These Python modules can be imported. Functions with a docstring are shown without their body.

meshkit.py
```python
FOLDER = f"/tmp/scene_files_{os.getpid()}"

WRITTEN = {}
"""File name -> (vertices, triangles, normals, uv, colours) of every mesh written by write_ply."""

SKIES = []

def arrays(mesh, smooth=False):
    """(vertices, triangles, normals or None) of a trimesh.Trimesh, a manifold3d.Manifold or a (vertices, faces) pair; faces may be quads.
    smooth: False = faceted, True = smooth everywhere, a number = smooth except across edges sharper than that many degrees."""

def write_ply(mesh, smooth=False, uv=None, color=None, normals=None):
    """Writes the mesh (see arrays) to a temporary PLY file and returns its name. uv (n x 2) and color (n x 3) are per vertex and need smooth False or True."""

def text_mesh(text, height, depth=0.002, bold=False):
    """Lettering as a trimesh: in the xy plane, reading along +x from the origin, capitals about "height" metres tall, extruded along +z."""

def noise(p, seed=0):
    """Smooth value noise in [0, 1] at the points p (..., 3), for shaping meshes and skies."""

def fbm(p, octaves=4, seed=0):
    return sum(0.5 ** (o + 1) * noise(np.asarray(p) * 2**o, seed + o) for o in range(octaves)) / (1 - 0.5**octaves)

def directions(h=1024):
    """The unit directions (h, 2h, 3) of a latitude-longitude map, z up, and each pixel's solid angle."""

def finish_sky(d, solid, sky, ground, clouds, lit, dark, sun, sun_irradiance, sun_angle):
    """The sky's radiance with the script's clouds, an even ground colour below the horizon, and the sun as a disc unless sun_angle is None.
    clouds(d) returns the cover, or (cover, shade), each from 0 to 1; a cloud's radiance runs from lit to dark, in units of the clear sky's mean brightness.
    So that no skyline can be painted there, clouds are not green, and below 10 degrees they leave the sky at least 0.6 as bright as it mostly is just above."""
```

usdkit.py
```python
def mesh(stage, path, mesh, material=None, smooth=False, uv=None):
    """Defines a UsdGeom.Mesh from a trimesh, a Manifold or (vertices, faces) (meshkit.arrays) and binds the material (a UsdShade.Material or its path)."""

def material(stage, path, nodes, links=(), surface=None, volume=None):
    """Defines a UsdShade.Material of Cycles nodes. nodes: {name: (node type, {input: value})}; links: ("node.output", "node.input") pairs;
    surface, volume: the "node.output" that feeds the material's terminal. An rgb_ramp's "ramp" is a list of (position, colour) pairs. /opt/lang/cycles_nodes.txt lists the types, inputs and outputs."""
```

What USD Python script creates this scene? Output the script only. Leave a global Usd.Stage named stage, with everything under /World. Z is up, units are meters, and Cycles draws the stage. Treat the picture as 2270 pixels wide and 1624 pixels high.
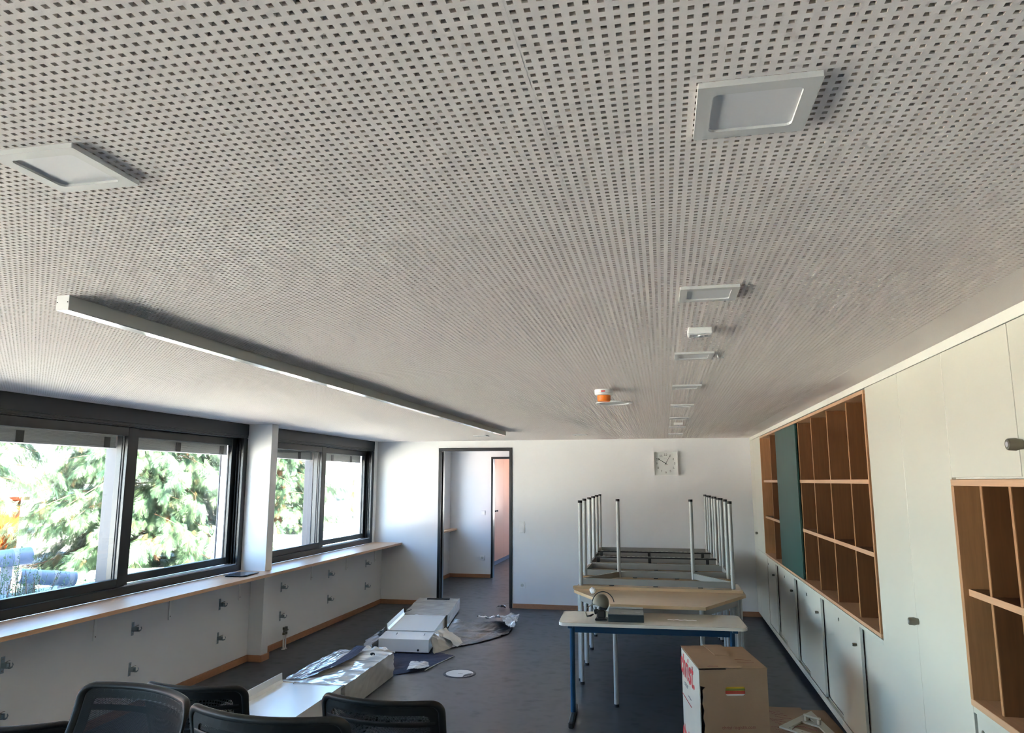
import math, random
import numpy as np, trimesh, manifold3d, usdkit, meshkit
from shapely.geometry import Polygon
from pxr import Usd, UsdGeom, UsdLux, UsdShade, Gf, Sdf, Vt

stage = Usd.Stage.CreateInMemory()
UsdGeom.SetStageUpAxis(stage, UsdGeom.Tokens.z)
UsdGeom.SetStageMetersPerUnit(stage, 1.0)
UsdGeom.Xform.Define(stage, '/World')
UsdGeom.Scope.Define(stage, '/World/Looks')
rng = random.Random(7)
nrg = np.random.default_rng(7)

# ------------------------------------------------------------------ camera, sky, sun, exposure
cam = UsdGeom.Camera.Define(stage, '/World/camera')
F, YAW, PITCH = 1600.6, 11.676, 8.991
cam.CreateHorizontalApertureAttr(36.0)
cam.CreateVerticalApertureAttr(36.0 * 1624 / 2270)
cam.CreateFocalLengthAttr(36.0 * F / 2270)
cam.CreateClippingRangeAttr(Gf.Vec2f(0.02, 500))
cam.AddTranslateOp().Set(Gf.Vec3d(0, 0, 1.74))
cam.AddRotateXYZOp().Set(Gf.Vec3f(90 + PITCH, 0, YAW))
cam.CreateExposureAttr(EXPO := 2.3)

SUN = np.array([0.62, -0.30, 0.72]); SUN /= np.linalg.norm(SUN)
sun = UsdLux.DistantLight.Define(stage, '/World/sun')
sun.CreateIntensityAttr(14.0)
sun.CreateAngleAttr(0.53)
sun.CreateNormalizeAttr(True)
sun.CreateColorAttr(Gf.Vec3f(1.0, 0.93, 0.83))
sun.AddOrientOp().Set(Gf.Quatf(Gf.Rotation(Gf.Vec3d(0, 0, 1), Gf.Vec3d(*map(float, SUN))).GetQuat()))
dome = UsdLux.DomeLight.Define(stage, '/World/sky')
dome.CreateIntensityAttr(1.0)
sky_mat = usdkit.material(stage, '/World/Looks/sky', {
    'sky': ('sky_texture', {'sky_type': 'multiple_scattering', 'sun_disc': False, 'sun_elevation': math.asin(SUN[2]), 'sun_rotation': math.atan2(SUN[0], SUN[1]), 'altitude': 200.0, 'aerosol_density': 1.2}),
    'bg': ('background_shader', {'strength': 0.30})}, [('sky.color', 'bg.color')], surface='bg.background')
UsdShade.MaterialBindingAPI.Apply(dome.GetPrim()).Bind(sky_mat)

# ------------------------------------------------------------------ materials
M = {}
def mat(name, color, rough=0.5, metal=0.0, spec=0.5, var=0.0, vscale=6.0, stretch=None, bump=0.0, bscale=80.0, dark=None, **extra):
    """principled material; 'var' blends towards 'dark' with a noise in object space, 'bump' is fine relief"""
    nodes = {'p': ('principled_bsdf', {'base_color': color, 'roughness': rough, 'metallic': metal, 'specular_ior_level': spec, **extra})}
    links = []
    if var or bump:
        nodes['tc'] = ('texture_coordinate', {})
        nodes['mp'] = ('mapping', {'scale': stretch or (1, 1, 1)})
        links.append(('tc.object', 'mp.vector'))
    if var:
        nodes['n'] = ('noise_texture', {'scale': vscale, 'detail': 5.0, 'roughness': 0.6})
        d = dark or tuple(c * (1 - var) for c in color)
        nodes['r'] = ('rgb_ramp', {'ramp': [(0.3, d), (0.7, color)]})
        links += [('mp.vector', 'n.vector'), ('n.fac', 'r.fac'), ('r.color', 'p.base_color')]
    if bump:
        nodes['n2'] = ('noise_texture', {'scale': bscale, 'detail': 3.0})
        nodes['b'] = ('bump', {'strength': bump, 'distance': 0.004})
        links += [('mp.vector', 'n2.vector'), ('n2.fac', 'b.height'), ('b.normal', 'p.normal')]
    M[name] = usdkit.material(stage, '/World/Looks/' + name, nodes, links, surface='p.BSDF')
    return M[name]

mat('wall_paint', (0.75, 0.75, 0.745), 0.75, var=0.02, vscale=3.0, bump=0.12, bscale=160)
mat('hole_wall_shade', (0.60, 0.535, 0.475), 0.9)  # hole walls darker than the board: shade put into their colour
mat('ceiling_board', (0.755, 0.705, 0.672), 0.85, bump=0.15, bscale=220)
mat('fleece', (0.030, 0.026, 0.023), 0.95)
mat('ceiling_trim', (0.68, 0.67, 0.60), 0.6)
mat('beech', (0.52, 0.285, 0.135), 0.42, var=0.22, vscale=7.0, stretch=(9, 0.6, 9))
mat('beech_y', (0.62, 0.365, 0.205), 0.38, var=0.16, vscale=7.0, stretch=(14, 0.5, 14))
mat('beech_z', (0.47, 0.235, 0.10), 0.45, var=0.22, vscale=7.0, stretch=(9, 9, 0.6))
mat('beech_base', (0.42, 0.20, 0.10), 0.45, var=0.2, vscale=7.0, stretch=(4, 4, 9))
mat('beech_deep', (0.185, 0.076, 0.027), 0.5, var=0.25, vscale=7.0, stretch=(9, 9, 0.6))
mat('beech_x', (0.46, 0.235, 0.11), 0.45, var=0.22, vscale=7.0, stretch=(0.6, 9, 9))
mat('table_top', (0.60, 0.42, 0.245), 0.17, var=0.10, vscale=8.0, stretch=(0.6, 9, 9))
mat('cream_top', (0.60, 0.57, 0.48), 0.09, var=0.04, vscale=20.0)
mat('cream_edge', (0.72, 0.69, 0.60), 0.4)
mat('cabinet_white', (0.60, 0.583, 0.492), 0.38, var=0.015, vscale=2.0)
mat('cabinet_edge', (0.55, 0.56, 0.50), 0.5)
mat('dark_gap', (0.012, 0.014, 0.014), 0.8)
mat('plinth_blue', (0.018, 0.026, 0.04), 0.5)
mat('green_board', (0.011, 0.060, 0.049), 0.42, var=0.25, vscale=5.0, stretch=(6, 6, 0.5))
mat('anthracite', (0.010, 0.0115, 0.013), 0.34, spec=0.5)
mat('anthracite_gloss', (0.006, 0.007, 0.008), 0.4, spec=0.3)
mat('rubber', (0.012, 0.012, 0.012), 0.7)
mat('alu', (0.62, 0.63, 0.64), 0.35, metal=0.9)
mat('blind_grey', (0.33, 0.33, 0.33), 0.5, metal=0.2)
mat('post_grey', (0.065, 0.062, 0.066), 0.5)
mat('white_plastic', (0.78, 0.78, 0.76), 0.4)
mat('lamp_frame', (0.60, 0.60, 0.585), 0.4)
mat('lamp_diffuser', (0.70, 0.70, 0.71), 0.5)
mat('lamp_body', (0.50, 0.50, 0.46), 0.45)
mat('lamp_lens', (0.80, 0.82, 0.80), 0.10)
mat('orange_plastic', (0.85, 0.20, 0.015), 0.3)
mat('zinc', (0.30, 0.36, 0.40), 0.38, metal=0.75)
mat('black_plastic', (0.012, 0.012, 0.013), 0.38)
mat('chair_frame', (0.0042, 0.0048, 0.0052), 0.5, spec=0.35)
mat('steel_grey', (0.40, 0.41, 0.39), 0.42, metal=0.25)
mat('steel_apron', (0.27, 0.27, 0.25), 0.45, metal=0.2)
mat('steel_pale', (0.36, 0.40, 0.44), 0.35, metal=0.5)
mat('table_blue', (0.008, 0.050, 0.105), 0.32)
mat('case_teal', (0.016, 0.030, 0.036), 0.35)
mat('case_lid', (0.09, 0.11, 0.11), 0.28)
mat('headset_shell', (0.19, 0.17, 0.12), 0.4)
mat('card', (0.325, 0.215, 0.13), 0.8, var=0.10, vscale=9.0, stretch=(1, 1, 1), bump=0.15, bscale=120)
mat('card_white', (0.52, 0.50, 0.42), 0.7, var=0.06, vscale=6.0)
mat('red_ink', (0.55, 0.035, 0.04), 0.7)
mat('brown_ink', (0.20, 0.06, 0.045), 0.8)
mat('grey_ink', (0.35, 0.36, 0.37), 0.8)
mat('paper_white', (0.80, 0.80, 0.80), 0.8)
mat('folder_yellow', (0.65, 0.42, 0.02), 0.5)
mat('folder_green', (0.30, 0.36, 0.03), 0.5)
mat('folder_red', (0.45, 0.05, 0.03), 0.5)
mat('folder_blue', (0.05, 0.16, 0.42), 0.5)
mat('set_square', (0.50, 0.47, 0.36), 0.5, var=0.08, vscale=8.0)
mat('rad_white', (0.80, 0.80, 0.77), 0.28)
mat('film_white', (0.66, 0.64, 0.58), 0.22, var=0.15, vscale=6.0, coat_weight=0.6, coat_roughness=0.1)
mat('film_pale', (0.52, 0.54, 0.56), 0.14, coat_weight=0.8, coat_roughness=0.08)
mat('film_dark', (0.028, 0.027, 0.030), 0.22, var=0.5, vscale=8.0, bump=0.9, bscale=22.0)
mat('felt_blue', (0.035, 0.042, 0.085), 0.8, var=0.3, vscale=40.0)
mat('brass', (0.16, 0.15, 0.12), 0.4, metal=0.7)
mat('knob_metal', (0.17, 0.155, 0.12), 0.35, metal=0.7)
mat('black_ink', (0.02, 0.02, 0.02), 0.6)
mat('clock_face', (0.68, 0.69, 0.66), 0.35)
mat('black_paint', (0.012, 0.012, 0.013), 0.35)
mat('magazine', (0.09, 0.10, 0.11), 0.15, var=0.8, vscale=14.0)
mat('salmon_reflection', (0.66, 0.36, 0.27), 0.35)  # orange reflection on the cupboard doors, put into their base colour
# outside
mat('roof_gravel', (0.66, 0.64, 0.60), 0.9, var=0.15, vscale=5.0)
mat('dimmed_deck', (0.34, 0.33, 0.31), 0.8, var=0.08, vscale=3.0)  # tone lowered to even out the light thrown on the ceiling
mat('facade', (0.62, 0.61, 0.58), 0.8)
mat('duct', (0.17, 0.22, 0.31), 0.4, metal=0.2)
mat('duct_pale', (0.26, 0.28, 0.33), 0.4)
mat('white_paint', (0.82, 0.82, 0.82), 0.5)
mat('orange_wall', (0.115, 0.027, 0.007), 0.9, spec=0.0)
mat('dark_red', (0.045, 0.007, 0.004), 0.9, spec=0.0)
mat('brick_red', (0.055, 0.018, 0.012), 0.9, spec=0.0)
mat('kerb_grey', (0.024, 0.025, 0.028), 0.9, spec=0.0)
mat('slate', (0.032, 0.034, 0.035), 0.9, spec=0.0)
mat('pale_blue_frame', (0.075, 0.095, 0.10), 0.6, spec=0.0)
mat('teal_glass', (0.030, 0.048, 0.046), 0.5, spec=0.1)
mat('bark', (0.12, 0.065, 0.035), 0.9, var=0.4, vscale=9.0)
mat('rust_rope', (0.075, 0.016, 0.010), 0.9, spec=0.0)

def floor_material():
    M['lino'] = usdkit.material(stage, '/World/Looks/lino', {
        'tc': ('texture_coordinate', {}),
        'n': ('noise_texture', {'scale': 2.2, 'detail': 4.0}),
        'r': ('rgb_ramp', {'ramp': [(0.3, (0.037, 0.045, 0.053)), (0.7, (0.051, 0.060, 0.070))]}),
        'v': ('voronoi_texture', {'scale': 55.0}),
        'm': ('math', {'math_type': 'less_than', 'value2': 0.11}),
        'w': ('white_noise_texture', {}),
        'm2': ('math', {'math_type': 'greater_than', 'value2': 0.86}),
        'm3': ('math', {'math_type': 'multiply'}),
        'm4': ('math', {'math_type': 'multiply', 'value2': 0.55}),
        'mix': ('mix_color', {'b': (0.20, 0.21, 0.22)}),
        'n2': ('noise_texture', {'scale': 6.0, 'detail': 3.0}),
        'rr': ('map_range', {'from_min': 0.3, 'from_max': 0.7, 'to_min': 0.30, 'to_max': 0.44}),
        'n3': ('noise_texture', {'scale': 90.0, 'detail': 2.0}),
        'b': ('bump', {'strength': 0.03, 'distance': 0.002}),
        'p': ('principled_bsdf', {'roughness': 0.36, 'specular_ior_level': 0.5})},
        [('tc.object', 'n.vector'), ('n.fac', 'r.fac'), ('tc.object', 'v.vector'), ('v.distance', 'm.value1'), ('v.color', 'w.vector'), ('w.value', 'm2.value1'),
         ('m.value', 'm3.value1'), ('m2.value', 'm3.value2'), ('m3.value', 'm4.value1'), ('m4.value', 'mix.fac'), ('r.color', 'mix.a'), ('mix.result', 'p.base_color'),
         ('tc.object', 'n2.vector'), ('n2.fac', 'rr.value'), ('rr.result', 'p.roughness'), ('tc.object', 'n3.vector'), ('n3.fac', 'b.height'), ('b.normal', 'p.normal')], surface='p.BSDF')
floor_material()

M['pane'] = usdkit.material(stage, '/World/Looks/pane', {
    't': ('transparent_bsdf', {'color': (0.93, 0.955, 0.94)}), 'g': ('glossy_bsdf', {'color': (1, 1, 1), 'roughness': 0.0}),
    'f': ('fresnel', {'IOR': 1.5}), 'ge': ('geometry', {}), 'nb': ('math', {'math_type': 'subtract', 'value1': 1.0}), 'fb': ('math', {'math_type': 'multiply'}), 'm': ('mix_closure', {})},
    [('ge.backfacing', 'nb.value2'), ('f.fac', 'fb.value1'), ('nb.value', 'fb.value2'), ('fb.value', 'm.fac'), ('t.BSDF', 'm.closure1'), ('g.BSDF', 'm.closure2')], surface='m.closure')

def mesh_fabric(name, k, fill):
    """woven chair mesh: a fine diagonal lattice with open holes between the threads"""
    M[name] = usdkit.material(stage, '/World/Looks/' + name, {
        'tc': ('texture_coordinate', {}), 's': ('separate_xyz', {}),
        'a': ('math', {'math_type': 'add'}), 'd': ('math', {'math_type': 'subtract'}),
        'ka': ('math', {'math_type': 'multiply', 'value2': k}), 'kd': ('math', {'math_type': 'multiply', 'value2': k}),
        'sa': ('math', {'math_type': 'sine'}), 'sd': ('math', {'math_type': 'sine'}),
        'mu': ('math', {'math_type': 'multiply'}), 'ab': ('math', {'math_type': 'absolute'}), 'gt': ('math', {'math_type': 'greater_than', 'value2': fill}),
        'p': ('principled_bsdf', {'base_color': (0.005, 0.006, 0.006), 'roughness': 0.7, 'specular_ior_level': 0.2}),
        't': ('transparent_bsdf', {}), 'm': ('mix_closure', {})},
        [('tc.object', 's.vector'), ('s.x', 'a.value1'), ('s.z', 'a.value2'), ('s.x', 'd.value1'), ('s.z', 'd.value2'), ('a.value', 'ka.value1'), ('d.value', 'kd.value1'),
         ('ka.value', 'sa.value1'), ('kd.value', 'sd.value1'), ('sa.value', 'mu.value1'), ('sd.value', 'mu.value2'), ('mu.value', 'ab.value1'), ('ab.value', 'gt.value1'),
         ('gt.value', 'm.fac'), ('p.BSDF', 'm.closure1'), ('t.BSDF', 'm.closure2')], surface='m.closure')
mesh_fabric('chair_mesh', 780.0, 0.76)

def leaf_material(name, c1, c2):
    M[name] = usdkit.material(stage, '/World/Looks/' + name, {
        'o': ('object_info', {}), 'r': ('rgb_ramp', {'ramp': [(0.0, c1), (1.0, c2)]}),
        'd': ('principled_bsdf', {'roughness': 0.45}), 't': ('translucent_bsdf', {}), 'm': ('mix_closure', {'fac': 0.3})},
        [('o.random', 'r.fac'), ('r.color', 'd.base_color'), ('r.color', 't.color'), ('d.BSDF', 'm.closure1'), ('t.BSDF', 'm.closure2')], surface='m.closure')
leaf_material('needles', (0.016, 0.046, 0.026), (0.046, 0.074, 0.034))
leaf_material('leaves', (0.03, 0.08, 0.03), (0.05, 0.11, 0.04))
leaf_material('brown_needles', (0.14, 0.06, 0.03), (0.10, 0.08, 0.03))

# ------------------------------------------------------------------ helpers
taken = {}
def path_for(name, parent):
    base = (parent.GetPath() if parent is not None else Sdf.Path('/World'))
    k = (str(base), name)
    n = taken.get(k, 0); taken[k] = n + 1
    return str(base) + '/' + name + ('' if n == 0 else '_%03d' % n)
def setd(p, **kw):
    for k, v in kw.items():
        if v: p.SetCustomDataByKey(k, v)
    return p
class MB:
    """collects shapes into one mesh"""
    def __init__(self): self.v, self.f, self.n = [], [], 0
    def add(self, v, f=None):
        if f is None: v, f = meshkit.arrays(v)[:2]
        v, f = np.asarray(v, float), np.asarray(f, int)
        if f.shape[1] == 4: f = np.vstack([f[:, [0, 1, 2]], f[:, [0, 2, 3]]])
        self.v.append(v); self.f.append(f + self.n); self.n += len(v); return self
    def box(self, x0, x1, y0, y1, z0, z1, c=0.0):
        if c <= 0:
            m = trimesh.creation.box(bounds=[[min(x0, x1), min(y0, y1), min(z0, z1)], [max(x0, x1), max(y0, y1), max(z0, z1)]])
            return self.add(m.vertices, m.faces)
        xs, ys, zs = sorted((x0, x1)), sorted((y0, y1)), sorted((z0, z1))
        pts = []
        for i in (0, 1):
            for j in (0, 1):
                for k in (0, 1):
                    s = [1 if q == 0 else -1 for q in (i, j, k)]
                    for a in range(3):
                        q = [xs[i], ys[j], zs[k]]
                        for b in range(3):
                            if b != a: q[b] += s[b] * c
                        pts.append(q)
        return self.add(manifold3d.Manifold.hull_points(np.array(pts)))
    def cyl(self, p, q, r, r2=None, n=16):
        p, q = np.asarray(p, float), np.asarray(q, float)
        d = q - p; L = np.linalg.norm(d)
        m = manifold3d.Manifold.cylinder(L, r, r if r2 is None else r2, n)
        v, f, _ = meshkit.arrays(m)
        T = trimesh.geometry.align_vectors([0, 0, 1], d / L)
        return self.add(v @ T[:3, :3].T + p, f)
    def tube(self, pts, r, n=8, closed=False):
        pts = np.asarray(pts, float); k = len(pts)
        V = []
        up = np.array([0, 0, 1.0])
        for i in range(k):
            a, b = (pts[(i - 1) % k], pts[(i + 1) % k]) if closed else (pts[max(i - 1, 0)], pts[min(i + 1, k - 1)])
            t = b - a; t /= max(np.linalg.norm(t), 1e-9)
            u = np.cross(t, up)
            if np.linalg.norm(u) < 0.2: u = np.cross(t, [1.0, 0, 0])
            u /= np.linalg.norm(u); w = np.cross(u, t)
            rr = r[i] if np.ndim(r) else r
            for j in range(n):
                an = 2 * math.pi * j / n
                V.append(pts[i] + rr * (math.cos(an) * u + math.sin(an) * w))
        Fs = []
        for i in range(k if closed else k - 1):
            for j in range(n):
                a, b = i * n + j, i * n + (j + 1) % n
                c, d = ((i + 1) % k) * n + (j + 1) % n, ((i + 1) % k) * n + j
                Fs += [[a, b, c], [a, c, d]]
        if not closed:
            for e in (0, k - 1):
                c0 = len(V); V.append(pts[e])
                for j in range(n):
                    a, b = e * n + j, e * n + (j + 1) % n
                    Fs.append([c0, b, a] if e == 0 else [c0, a, b])
        return self.add(np.array(V), np.array(Fs))
    def prism(self, poly, z0, z1, holes=()):
        m = trimesh.creation.extrude_polygon(Polygon(poly, holes), z1 - z0, engine='earcut')
        v = np.array(m.vertices); v[:, 2] += z0
        return self.add(v, m.faces)
    def lathe(self, prof, n=32, centre=(0, 0, 0)):
        m = trimesh.creation.revolve(np.array(prof, float), sections=n)
        return self.add(np.array(m.vertices) + np.array(centre), m.faces)
    def xf(self, fn):
        self.v = [fn(v) for v in self.v]; return self
    def moved(self, loc=(0, 0, 0), rot=None):
        loc = np.array(loc, float)
        if rot is None: return self.xf(lambda v: v + loc)
        T = trimesh.transformations.euler_matrix(*[math.radians(a) for a in rot])[:3, :3]
        return self.xf(lambda v: v @ T.T + loc)
    def arrays(self): return np.vstack(self.v), np.vstack(self.f)
    def build(self, name, m, parent=None, smooth=False, **data):
        v, f = self.arrays()
        p = usdkit.mesh(stage, path_for(name, parent), (v, f), M[m], smooth=smooth).GetPrim()
        return setd(p, **data)
def thing(name, label, cat, loc=(0, 0, 0), rotz=0.0, group=None, kind=None):
    x = UsdGeom.Xform.Define(stage, path_for(name, None))
    x.AddTranslateOp().Set(Gf.Vec3d(*map(float, loc)))
    if rotz: x.AddRotateZOp().Set(float(rotz))
    return setd(x.GetPrim(), label=label, category=cat, group=group, kind=kind)
def setting(name, label=None, category=None):
    return setd(UsdGeom.Xform.Define(stage, path_for(name, None)).GetPrim(), kind='structure', label=label, category=category)
def dup(root, loc, label, rotz=0.0, group=None):
    was = root.GetCustomData()
    name = root.GetName().rstrip('0123456789').rstrip('_')
    r = thing(name, label, was['category'], loc, rotz, group or was.get('group'))
    r.GetReferences().AddInternalReference(root.GetPath()); r.SetInstanceable(True)
    return r
# ------------------------------------------------------------------ the room
H, D = 2.313, 10.19           # ceiling height, far wall
XL, XP, XW, XR = -4.04, -3.89, -4.15, 1.155   # parapet, pillar front, window plane, cupboard fronts
ZS = 0.857                    # windowsill top
YB = -3.0                     # wall behind the camera
RT = 2.44                     # underside of the roof slab

fl = setting('floor')
MB().box(-4.04, 1.6, YB, D + 0.06, -0.12, 0).build('floor_sheet', 'lino', fl)
MB().box(-4.4, 1.6, D + 0.06, 17.6, -0.12, 0).build('floor_sheet', 'lino', fl)

# perforated acoustic ceiling: square 8 mm holes on an 18 mm grid, cut through a 12 mm board
def perforated(x0, x1, y0, y1, ox, oy, pitch=0.018, hole=0.008, depth=0.0125):
    xs = np.arange(math.ceil((x0 + 0.02 - ox) / pitch), math.floor((x1 - 0.02 - ox) / pitch) + 1) * pitch + ox
    ys = np.arange(math.ceil((y0 + 0.02 - oy) / pitch), math.floor((y1 - 0.02 - oy) / pitch) + 1) * pitch + oy
    h = hole / 2; nx, ny = len(xs), len(ys)
    X, Y = np.meshgrid(xs, ys, indexing='ij')
    c = np.array([(-h, -h), (h, -h), (h, h), (-h, h)])
    P = np.zeros((nx, ny, 8, 3))
    for i in range(4):
        for k, z in ((0, H), (4, H + depth)):
            P[:, :, i + k, 0] = X + c[i, 0]; P[:, :, i + k, 1] = Y + c[i, 1]; P[:, :, i + k, 2] = z
    idx = np.arange(nx * ny * 8).reshape(nx, ny, 8)
    q = []
    for i in range(4):                                   # the four walls of every hole, facing inwards
        j = (i + 1) % 4
        q.append(np.stack([idx[:, :, i], idx[:, :, i + 4], idx[:, :, j + 4], idx[:, :, j]], -1).reshape(-1, 4))
    wq = np.vstack(q); q = []
    a, b = idx[:, :-1], idx[:, 1:]                       # board between neighbouring holes of a row (normal down)
    q.append(np.stack([a[:, :, 3], b[:, :, 0], b[:, :, 1], a[:, :, 2]], -1).reshape(-1, 4))
    v = [P.reshape(-1, 3)]; base = nx * ny * 8
    edges_l = np.concatenate([[x0], xs + h]); edges_r = np.concatenate([xs - h, [x1]])
    s = []
    for l, r in zip(edges_l, edges_r):                   # full strips between the rows
        s += [[l, y0, H], [l, y1, H], [r, y1, H], [r, y0, H]]
    for x in xs:                                         # ends of the rows
        for ya, yb in ((y0, ys[0] - h), (ys[-1] + h, y1)):
            s += [[x - h, ya, H], [x - h, yb, H], [x + h, yb, H], [x + h, ya, H]]
    v.append(np.array(s)); q.append(np.arange(len(s)).reshape(-1, 4) + base)
    return np.vstack(v), np.vstack(q), P.reshape(-1, 3), wq
ce = setting('ceiling')
pv, pq, hv, hq = perforated(-4.08, 1.005, -0.60, 10.06, 0.016, 0.978)
MB().add(pv, pq).build('perforated_board', 'ceiling_board', ce)
MB().add(hv, hq).build('perforation', 'hole_wall_shade', ce, kind='stuff')
b = MB()
b.box(-4.15, -4.08, YB, D, H, H + 0.0125).box(1.005, 1.6, YB, D, H, H + 0.0125).box(-4.08, 1.005, YB, -0.60, H, H + 0.0125).box(-4.08, 1.005, 10.06, D, H, H + 0.0125)
b.build('plain_border', 'ceiling_board', ce)
MB().box(-4.15, 1.6, YB, D, H + 0.0126, H + 0.02).build('fleece_backing', 'fleece', ce)
MB().box(-0.1742, -0.1718, -0.6, D, H - 0.00025, H + 0.0005).build('filled_joint', 'ceiling_board', ce)
MB().box(-4.4, 1.6, D + 0.12, 17.6, H, H + 0.04).build('plain_board', 'ceiling_board', ce)
rf = setting('roof_slab')
MB().box(-4.62, 2.0, YB - 0.2, 17.9, RT, RT + 0.4).build('slab', 'facade', rf)

wl = setting('wall_left')
MB().box(XL, -4.45, YB, D + 0.12, -0.12, 0.826).build('parapet', 'wall_paint', wl)
for y0, y1 in ((3.355, 3.48), (0.0, 0.125), (YB, YB + 0.12)):
    MB().box(XP, -4.45, y0, y1, 0, RT).build('pier', 'wall_paint', wl)
MB().box(XW, -4.45, 10.08, D, 0.826, RT).build('window_reveal', 'wall_paint', wl)
MB().box(-4.36, -4.45, YB, D + 0.12, 2.32, RT).build('lintel', 'facade', wl)
pi = setting('pillar')
MB().box(XP, -4.45, 6.735, 6.858, 0, H, 0.002).build('pillar_casing', 'wall_paint', pi)
wr = setting('wall_right'); MB().box(1.6, 1.9, YB, D + 0.12, -0.12, RT).build('wall_face', 'wall_paint', wr)
wb = setting('wall_behind'); MB().box(-4.45, 1.9, YB - 0.2, YB, -0.12, RT).build('wall_face', 'wall_paint', wb)
DX0, DX1, DZ = -3.155, -2.143, 2.168
wk = setting('wall_back')
b = MB().box(-4.45, DX0 - 0.02, D, D + 0.12, 0, RT).box(DX1 + 0.02, 1.6, D, D + 0.12, 0, RT).box(DX0 - 0.02, DX1 + 0.02, D, D + 0.12, DZ + 0.02, RT)
b.build('wall_face', 'wall_paint', wk)

# baseboards
bl = setting('baseboard_left')
t, hb = 0.014, 0.062
MB().box(XL, XL + t, YB, 6.735 - t, 0, hb, 0.002).build('board', 'beech_base', bl)
MB().box(XL, XP + t, 6.735 - t, 6.735, 0, hb, 0.002).build('board', 'beech_base', bl)
MB().box(XP, XP + t, 6.735, 6.858, 0, hb, 0.002).build('board', 'beech_base', bl)
MB().box(XL, XP + t, 6.858, 6.858 + t, 0, hb, 0.002).build('board', 'beech_base', bl)
MB().box(XL, XL + t, 6.858 + t, D - t, 0, hb, 0.002).build('board', 'beech_base', bl)
bb = setting('baseboard_back')
MB().box(XL, DX0 - 0.05, D - t, D, 0, hb, 0.002).build('board', 'beech_base', bb)
MB().box(DX1 + 0.05, XR + 0.05, D - t, D, 0, hb, 0.002).build('board', 'beech_base', bb)

# windowsill: two beech boards that meet at the pillar
def sill(label, pts):
    o = thing('windowsill_board', label, 'windowsill', (0, 0, 0), 0, 'beech windowsill boards', 'structure')
    MB().prism(pts, ZS - 0.028, ZS).build('board', 'beech_y', o)
    return o
XS, XB = -3.735, -4.146
sill('long beech windowsill board under the large window before the pillar', [(XS, YB + 0.01), (XS, 6.797), (XP + 0.001, 6.797), (XP + 0.001, 6.734), (XB, 6.734), (XB, YB + 0.01)])
sill('beech windowsill board under the second window, from pillar to corner', [(XS, 6.80), (XS, D - 0.004), (XB, D - 0.004), (XB, 6.859), (XP + 0.001, 6.859), (XP + 0.001, 6.80)])

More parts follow.
